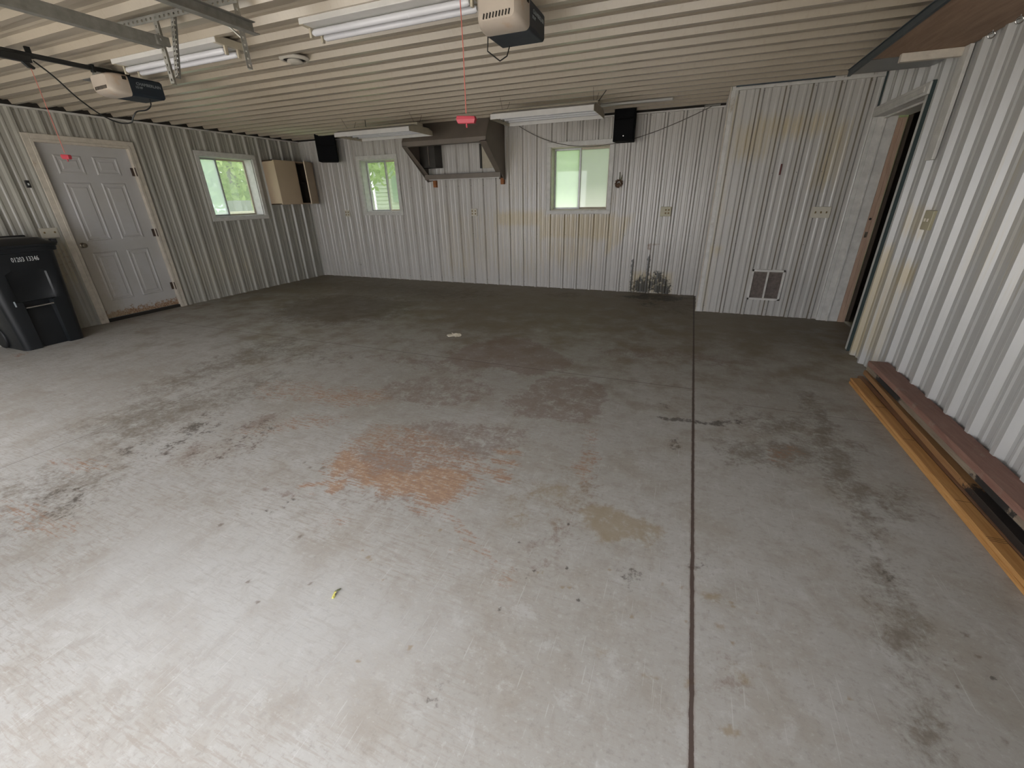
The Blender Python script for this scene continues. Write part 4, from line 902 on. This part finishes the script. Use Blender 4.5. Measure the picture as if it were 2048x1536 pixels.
# hangers: vertical perforated angles, a diagonal brace, and an angle across the ceiling
angle((-3.205, 2.205, H-.024), (-3.205, 2.205, 2.135), (0, 1, 0), (1, 0, 0), 9).build('hanger_angle', M['galv'], tl)
angle((-3.045, 2.215, H-.024), (-3.165, 2.215, 2.165), (1, 0, .35), (0, 1, 0), 14).build('brace_angle', M['galv'], tl)
MB().box((-3.172, 2.16, 2.325), (-3.150, 2.235, 2.372)).lathe((-3.148, 2.18, 2.35), [(.007, 0), (.007, .006), (.003, .008)], 8, 'x').build('end_clip', M['galv_dark'], tl, .002)
angle((-2.545, 2.265, H-.024), (-2.545, 2.265, 2.155), (0, -1, 0), (-1, 0, 0), 10).build('hanger_angle', M['galv'], tr_)
MB().tube([(-2.55, 2.24, 2.30), (-2.66, 2.18, 2.42), (-2.72, 2.15, 2.475)], .006, 6).build('brace_rod', M['galv'], tr_)
o = angle((-3.56, 2.19, H-.024), (-2.50, 2.22, H-.024), (0, 1, 0), (0, 0, -1), 26).build('ceiling_angle', M['galv_dark'], None)
tag(o, 'perforated steel angle running across the ceiling between the two tracks', 'steel angle')

# ------------------------------------------------------------------ raised overhead doors (above and behind the camera)
def overhead(x0, x1, lab):
    e = thing('garage_door', ((x0+x1)/2, .6, 2.33), lab, 'garage door', 'raised garage doors')
    for k in range(3):
        y0_ = -.02+k*.46
        MB().box((x0+.04, y0_, 2.345), (x1-.04, y0_+.45, 2.385)).build('door_section', M['white_trim'], e, .005)
overhead(-6.05, -3.25, 'raised white garage door overhead on the left')
overhead(-2.42, .38, 'raised white garage door overhead on the right')

# ------------------------------------------------------------------ round ceiling vent
v = thing('ceiling_vent', (-3.13, 3.21, H-.021), 'round off-white vent with dark slots on the ribbed ceiling', 'ceiling vent')
MB().lathe((-3.13, 3.21, H-.021), [(.115, 0), (.115, -.008), (.105, -.016), (.088, -.020), (.084, -.012), (.05, -.010)], 32).build('vent_ring', M['vent'], v, smooth=True)
MB().lathe((-3.13, 3.21, H-.021), [(.083, -.013), (.083, -.015), (.02, -.015)], 32).build('vent_recess', M['dark'], v)
MB().lathe((-3.13, 3.21, H-.021), [(.055, -.014), (.060, -.028), (.045, -.036), (.0, -.038)], 28).build('vent_dome', M['vent'], v, smooth=True)

# ------------------------------------------------------------------ outlets and switches
def outlet_back(x, z, wd, ht, label, mat, kind):
    e = thing('wall_outlet', (x, YB, z), label, 'outlet')
    MB().box((x-wd/2, YB-.026, z-ht/2), (x+wd/2, YB-.001, z+ht/2)).build('cover_plate', mat, e, .004)
    for sx in ((-.25, .25) if kind == 4 else (.0, .27)):
        for sz in (-.022, .022):
            cx_ = x+sx*wd
            MB().box((cx_-.011, YB-.029, z+sz-.012), (cx_+.011, YB-.0255, z+sz+.012)).build('socket', M['socket'], e, .003)
    return e
outlet_back(-6.20, 1.205, .115, .115, 'double outlet on the back wall left of the left back window', M['switch'], 4)
outlet_back(-3.47, 1.205, .115, .12, 'double outlet on the back wall below the range hood', M['switch'], 4)
outlet_back(-.355, 1.195, .15, .13, 'cream switch and outlet plate right of the cream-silled window', M['switch_tan'], 2)
e = thing('light_switch', (1.34, YC, 1.21), 'white three-gang switch plate on the closet wall', 'light switch')
MB().box((1.25, YC-.024, 1.150), (1.435, YC-.001, 1.265)).build('cover_plate', M['switch'], e, .004)
for x in (1.29, 1.342, 1.395): MB().box((x-.006, YC-.034, 1.198), (x+.006, YC-.023, 1.218)).build('toggle', M['socket'], e, .002)
e = thing('light_switch', (XR, 4.11, 1.22), 'tan switch plate on the right wall near the open doorway', 'light switch')
MB().box((XR-.030, 4.05, 1.155), (XR-.001, 4.175, 1.285)).build('cover_plate', M['switch_tan'], e, .004)
for y in (4.09, 4.135): MB().box((XR-.038, y-.006, 1.21), (XR-.029, y+.006, 1.232)).build('toggle', M['switch'], e, .002)
e = thing('light_switch', (XL, 2.88, 1.15), 'cream switch plate between the trash can and the white door', 'light switch')
MB().box((XL+.001, 2.80, 1.095), (XL+.027, 2.965, 1.205)).build('cover_plate', M['switch'], e, .004)
for y in (2.835, 2.93): MB().box((XL+.026, y-.008, 1.145), (XL+.034, y+.008, 1.165)).build('toggle', M['socket'], e, .002)
e = thing('opener_button', (XL, 2.885, 1.675), 'small black push button on the left wall beside the white door', 'button')
MB().box((XL+.001, 2.868, 1.637), (XL+.024, 2.902, 1.713)).build('button_plate', M['black_plastic'], e, .003)
MB().box((XL+.024, 2.878, 1.662), (XL+.029, 2.892, 1.684)).build('push_button', M['print'], e, .002)

# ------------------------------------------------------------------ air return grille in the closet wall
e = thing('return_grille', (.965, YC, .19), 'white double air return grille low on the closet wall', 'vent grille')
gx0, gx1, gz0, gz1 = .785, 1.145, .195, .565; f_ = .026
mb = MB()
for q in ((gx0, gx1, gz0, gz0+f_), (gx0, gx1, gz1-f_, gz1), (gx0, gx0+f_, gz0, gz1), (gx1-f_, gx1, gz0, gz1), (.955, .975, gz0+f_, gz1-f_)): mb.box((q[0], YC-.024, q[2]), (q[1], YC-.004, q[3]))
mb.build('grille_frame', M['grille_white'], e, .003)
mb = MB(); n = 20
for k in range(n):
    z = gz0+f_+(gz1-gz0-2*f_)*(k+.5)/n
    mb.add([(gx0+f_, YC-.012, z-.008), (gx1-f_, YC-.012, z-.008), (gx1-f_, YC+.004, z+.007), (gx0+f_, YC+.004, z+.007), (gx0+f_, YC-.011, z-.010), (gx1-f_, YC-.011, z-.010), (gx1-f_, YC+.005, z+.005), (gx0+f_, YC+.005, z+.005)],
           [(0, 1, 2, 3), (7, 6, 5, 4), (0, 4, 5, 1), (2, 6, 7, 3), (0, 3, 7, 4), (1, 5, 6, 2)])
mb.build('louvers', M['louver'], e)
MB().box((.80, YC+.03, .20), (1.14, YC+.035, .56)).build('duct_back', M['dark'], e)
o = MB().box((.852, YC-.022, 1.60), (.866, YC-.003, 1.71)).tube([(.859, YC-.02, 1.70), (.859, YC-.035, 1.69), (.859, YC-.035, 1.67)], .004, 6).build('slot_bar', simple('rust_red', (.12, .03, .025), .7), None, .002)  # made-up bar in place of a dark slot in the wall
tag(o, 'thin dark red bar standing in for a slot on the closet wall above the grille', 'hook')

# ------------------------------------------------------------------ plywood shelf under the ceiling, right
sh = thing('overhead_shelf', (1.33, 2.3, 2.30), 'brown plywood shelf with blue-grey metal edge under the ceiling at the top right', 'shelf')
MB().box((1.075, YF+.05, 2.302), (XR-.024, 4.50, 2.320)).build('plywood_board', M['plywood'], sh)
MB().box((1.052, YF+.05, 2.292), (1.072, 4.97, 2.340)).box((1.045, YF+.05, 2.334), (1.075, 4.97, 2.340)).build('metal_edge', M['blue_steel'], sh, .002)
MB().box((1.075, 4.50, 2.298), (XR-.024, 4.93, 2.304)).box((1.075, 4.92, 2.298), (XR-.024, 4.926, 2.34)).build('end_sheet', M['sheet'], sh)
for y in (-.2, 1.2): MB().box((1.054, y, 2.335), (1.060, y+.03, H-.022)).build('hanger_strap', M['blue_steel'], sh)
b = thing('shelf_bracket', (XR, 4.38, 1.62), 'white L-shaped bracket under the plywood shelf on the right wall', 'bracket')
MB().box((1.225, 4.395, 2.248), (XR-.026, 4.435, 2.300)).build('bracket_arm', M['cream_trim'], b, .003)
MB().box((XR-.045, 4.325, 1.62), (XR-.021, 4.435, 2.300)).build('bracket_leg', M['white_trim'], b, .003)
for i, y in enumerate((4.06, 3.80)):
    o = MB().torus((1.555, y, 2.276), .016, .0035, M=Matrix.Rotation(math.pi/2, 3, 'X')).tube([(1.555, y, 2.288), (1.555, y, 2.302)], .003, 6).build('hook', M['chrome'], None, smooth=True)
    tag(o, ('shiny metal hook under the shelf edge, nearer the white bracket', 'shiny metal hook under the shelf edge, at the right border of the photo')[i], 'hook', 'hooks under the plywood shelf')

# ------------------------------------------------------------------ lumber stacked along the right wall
def board(x0, x1, z0, z1, ye, mat, label, skew=0.0):
    mb = MB(); N = 14; rings = []
    for k in range(N+1):
        f = k/N; y = 1.25+(ye-1.25)*f; dx = skew*(1-f)+.0025*math.sin(5*f+z0*60); r = .003
        rings.append([(x0+r+dx, y, z0), (x1-r+dx, y, z0), (x1+dx, y, z0+r), (x1+dx, y, z1-r), (x1-r+dx, y, z1), (x0+r+dx, y, z1), (x0+dx, y, z1-r), (x0+dx, y, z0+r)])
    o = mb.loft(rings).build('lumber_board', mat, None); tag(o, label, 'board', 'lumber stacked along the right wall'); return o
board(1.368, 1.436, 0.0, .0215, 3.88, M['lum_orange'], 'orange board flat on the floor at the outer edge, lower of two', .004)
ob = board(1.372, 1.440, .022, .043, 3.90, M['lum_orange'], 'orange board with pencil marks on top at the outer edge of the lumber pile', .002)
board(1.448, 1.486, 0.0, .038, 3.98, M['lum_brown'], 'dark brown board between the orange boards and the taller stack', 0)
board(1.490, 1.584, .0385, .075, 4.03, M['lum_tan'], 'tan board under the black board, painted black along its nearer half', -.045)
board(1.506, 1.584, .0755, .112, 4.00, M['lum_black'], 'black painted board squeezed under the grey weathered board', 0)
board(1.466, 1.586, .1125, .152, 3.93, M['lum_grey'], 'grey weathered board with black paint directly under the reddish board')
board(1.460, 1.588, .1525, .190, 3.93, M['lum_red'], 'reddish brown wide board on top of the lumber pile')
for y, n_ in ((2.02, 3), (2.30, 1), (2.9, 1), (3.35, 2)):
    for k in range(n_): MB().box((1.376, y+k*.012, .0431), (1.436, y+k*.012+.0022, .0436)).build('pencil_line', M['pencil'], ob)

# ------------------------------------------------------------------ small things
def crumple():
    mb = MB(); n = 10
    vs = []; fs = []
    for i in range(n):
        for j in range(7):
            u, v_ = i/(n-1)-.5, j/6-.5
            z = .018*(1-(2*u)**2)*(1-(2*v_)**2)+.012*math.sin(9*u+4*v_)*math.cos(7*v_)*(0.6+v_)+.008
            vs.append((-2.325+u*.13+.02*math.sin(6*v_), 4.00+v_*.10+.015*math.sin(8*u), max(.002, z)))
    for i in range(n-1):
        for j in range(6): fs.append((i*7+j, (i+1)*7+j, (i+1)*7+j+1, i*7+j+1))
    o = MB().add(vs, fs).build('paper_scrap', M['paper'], None)
    md = o.modifiers.new('s', 'SOLIDIFY'); md.thickness = .003
    tag(o, 'crumpled cream paper scrap on the floor in the middle of the room', 'paper')
crumple()
lf = thing('fallen_leaf', (-1.11, .83, 0), 'small curled yellow leaf with dark stem on the bright floor', 'leaf')
MB().tube([(-1.124, .836, .006), (-1.117, .842, .008), (-1.112, .850, .006), (-1.111, .858, .004)], [.001, .003, .003, .001], 6).build('stem', M['leaf_dark'], lf)
MB().loft([[(-1.126, .838, .003), (-1.118, .832, .003), (-1.112, .836, .010)], [(-1.121, .822, .003), (-1.108, .822, .003), (-1.110, .824, .012)], [(-1.115, .808, .002), (-1.106, .812, .002), (-1.110, .811, .008)]]).build('blade', M['leaf_yellow'], lf)
fl = thing('dried_flower', (-1.05, YB-.02, 1.62), 'dried brown flower head hanging upside down right of the cream-silled window', 'dried flower')
mb = MB()
for k in range(46):
    a = rng.uniform(0, 2*math.pi); b_ = math.acos(rng.uniform(-1, 1)); r_ = .052
    d = Vector((math.sin(b_)*math.cos(a), -abs(math.sin(b_)*math.sin(a))*.7, math.cos(b_)))
    c = Vector((-1.06, YB-.035, 1.585))+d*r_; s_ = .022; t1 = d.cross(Vector((0, 0, 1)))+Vector((.01, 0, 0)); t1.normalize(); t2 = d.cross(t1)
    mb.add([c-t1*s_*.6, c+d*s_*.6+t2*s_, c+t1*s_*.6, c-t2*s_-d*s_*.3, c-d*.02], [(0, 1, 2), (0, 2, 3), (0, 4, 1), (1, 4, 2), (2, 4, 3), (3, 4, 0)])
mb.build('petals', M['flower'], fl)
MB().tube([(-1.055, YB-.035, 1.62), (-1.052, YB-.03, 1.68), (-1.055, YB-.024, 1.735)], .006, 6).build('stem', M['leaf_dark'], fl)
MB().tube([(-1.04, YB-.035, 1.62), (-1.025, YB-.03, 1.66), (-1.018, YB-.03, 1.70)], [.008, .007, .003], 6).build('stem', M['leaf_dark'], fl)
pts = []
anch = [(-2.62, 2.415), (-1.66, 2.11), (-1.25, 2.075), (-.88, 2.155), (-.35, 2.31), (.10, 2.47)]
ax_ = [a for a, _ in anch]
co_ = np.polyfit(ax_, [b for _, b in anch], 3)
for k in range(41):
    x = -2.62+(.10+2.62)*k/40; pts.append((x, YB-.045, float(np.polyval(co_, x))))
o = MB().tube(pts, .0045, 6).build('hanging_wire', M['wire'], None); tag(o, 'thin grey wire sagging across the back wall behind the right loudspeaker', 'wire')
o = MB().box((-.03, YB-.05, H-.045), (.16, YB-.03, H-.028)).box((-.03, YB-.05, H-.075), (-.02, YB-.03, H-.03)).build('wire_bracket', M['galv_dark'], None); tag(o, 'small metal wire bracket at the ceiling beside the closet corner', 'bracket')

# ------------------------------------------------------------------ outdoors, seen through the windows and open doors
def ground(name, x0, x1, y0, y1, z, c, label=None):
    m = simple(name+'_mat', c, .9, scale=3)
    o = MB().box((x0, y0, z-.1), (x1, y1, z)).build(name, m); o['kind'] = 'structure'; return o
ground('lawn', -40, 40, -0.0, 40, -.13, (.16, .25, .07))
ground('driveway', -14, 12, -14, YF-.06, -.02, (.58, .56, .52))
ground('gravel_yard', -40, 40, -40, -0.0, -.14, (.33, .31, .27))
ml = NT('leaves'); fc = ml.noise(1.7, 4, .6, obj=False)
ml.fin(ml.ramp(fc, (.35, (.26, .38, .12)), (.65, (.52, .62, .26))), .6)
tls = ml.n.new('ShaderNodeBsdfTranslucent'); tls.inputs[0].default_value = (.55, .68, .28, 1); mxs = ml.n.new('ShaderNodeMixShader'); mxs.inputs[0].default_value = .4
ml.l.new(ml.b.outputs[0], mxs.inputs[1]); ml.l.new(tls.outputs[0], mxs.inputs[2]); ml.l.new(mxs.outputs[0], ml.out.inputs[0])
M['leaves'] = ml.m
M['bark'] = simple('bark', (.24, .22, .19), .9, scale=20, var=.4, bump=.5)
def tree(x, y, hgt, cz, rad, n, lab, trunk_r=.16, leafs=.14, zmin=.35, core=False):
    e = thing('leafy_tree', (x, y, -.13), lab, 'tree', 'trees outside the windows')
    MB().tube([(x, y, -.13), (x+.05, y, hgt*.35), (x-.05, y+.05, hgt*.7), (x+.1, y, hgt)], [trunk_r*1.2, trunk_r, trunk_r*.8, trunk_r*.4], 12).build('trunk', M['bark'], e, smooth=True)
    c = rng.normal(size=(n, 3)); c /= np.linalg.norm(c, axis=1)[:, None]; c *= (rng.uniform(.25, 1, (n, 1))**.5)
    P = c*np.array(rad)+np.array((x, y, cz)); P = P[P[:, 2] > zmin]; n = len(P)
    a = rng.normal(size=(n, 3)); a /= np.linalg.norm(a, axis=1)[:, None]; b_ = rng.normal(size=(n, 3)); b_ -= (a*b_).sum(1)[:, None]*a; b_ /= np.linalg.norm(b_, axis=1)[:, None]
    V_ = np.stack([P-a*leafs, P+b_*leafs*.45, P+a*leafs, P-b_*leafs*.45], 1).reshape(-1, 3)
    MB().add(V_.tolist(), [(4*i, 4*i+1, 4*i+2, 4*i+3) for i in range(n)]).build('crown', M['leaves'], e)
    if core: MB().lathe((x, y, cz), [(rad[0]*.78*math.sin(math.pi*k/10), -rad[2]*.78*math.cos(math.pi*k/10)) for k in range(11)], 16).build('inner_crown', M['leaves'], e)
tree(-14.4, 11.0, 4.2, 3.0, (1.6, 2.2, 2.3), 4600, 'bright green tree outside the left wall window', zmin=1.45)
tree(-18.6, 14.0, 5.0, 3.2, (2.8, 3, 3), 4200, 'paler tree further off outside the left wall window')
tree(-9.15, 11.0, 4.6, 3.6, (1.6, 1.5, 2.0), 2600, 'tree with grey trunk outside the left back window', .30)
tree(-3.1, 11.9, 4.6, 2.6, (1.8, 1.6, 2.6), 4600, 'green tree outside the frosted right back window')
tree(-1.9, 16.6, 5.2, 3.0, (2.4, 2.0, 2.8), 4200, 'further tree outside the frosted right back window')
hs = thing('neighbor_house', (-6.5, 15, -.13), 'pale lap-sided house outside the left back window', 'house')
mb = MB(); k = 0; z = -.13
while z < 3.2:
    mb.add([(-11.0, 14.0, z+.13), (-5.0, 14.0, z+.13), (-5.0, 13.97, z), (-11.0, 13.97, z), (-11.0, 14.02, z), (-5.0, 14.02, z)], [(0, 3, 2, 1), (3, 4, 5, 2)]); z += .13
mb.box((-11, 14.03, -.13), (-5, 19, 3.2)).build('siding', simple('pale_siding', (.52, .56, .48), .6, var=.03), hs)
MB().box((-10.16, 13.9, 1.35), (-9.70, 14.0, 2.6)).build('shutter', simple('sage_shutter', (.24, .33, .25), .6), hs)
MB().prism([(-11.3, 13.6, 3.2), (-11.3, 19.4, 3.2), (-11.3, 16.5, 4.8)], (6.6, 0, 0)).build('roof', simple('shingle_roof', (.14, .13, .12), .9), hs)
fn = thing('garden_fence', (-12.6, 9.6, -.13), 'grey board fence outside the left wall window', 'fence')
MB().box((-12.62, 9.2, -.13), (-12.58, 10.05, 1.50)).build('boards', simple('grey_fence_boards', (.22, .24, .24), .8), fn)
dk = thing('deck_rail', (-11.5, 9.3, -.13), 'pale low deck rail outside the left wall window', 'deck rail')  # low deck rail on posts
MB().box((-11.6, 8.2, 1.02), (-11.4, 10.8, 1.22)).build('rail_board', simple('pale_deck', (.55, .50, .44), .7), dk)
for y in (8.3, 9.4, 10.6): MB().box((-11.55, y, -.13), (-11.45, y+.09, 1.02)).build('post', simple('pale_post', (.5, .46, .4), .7), dk)
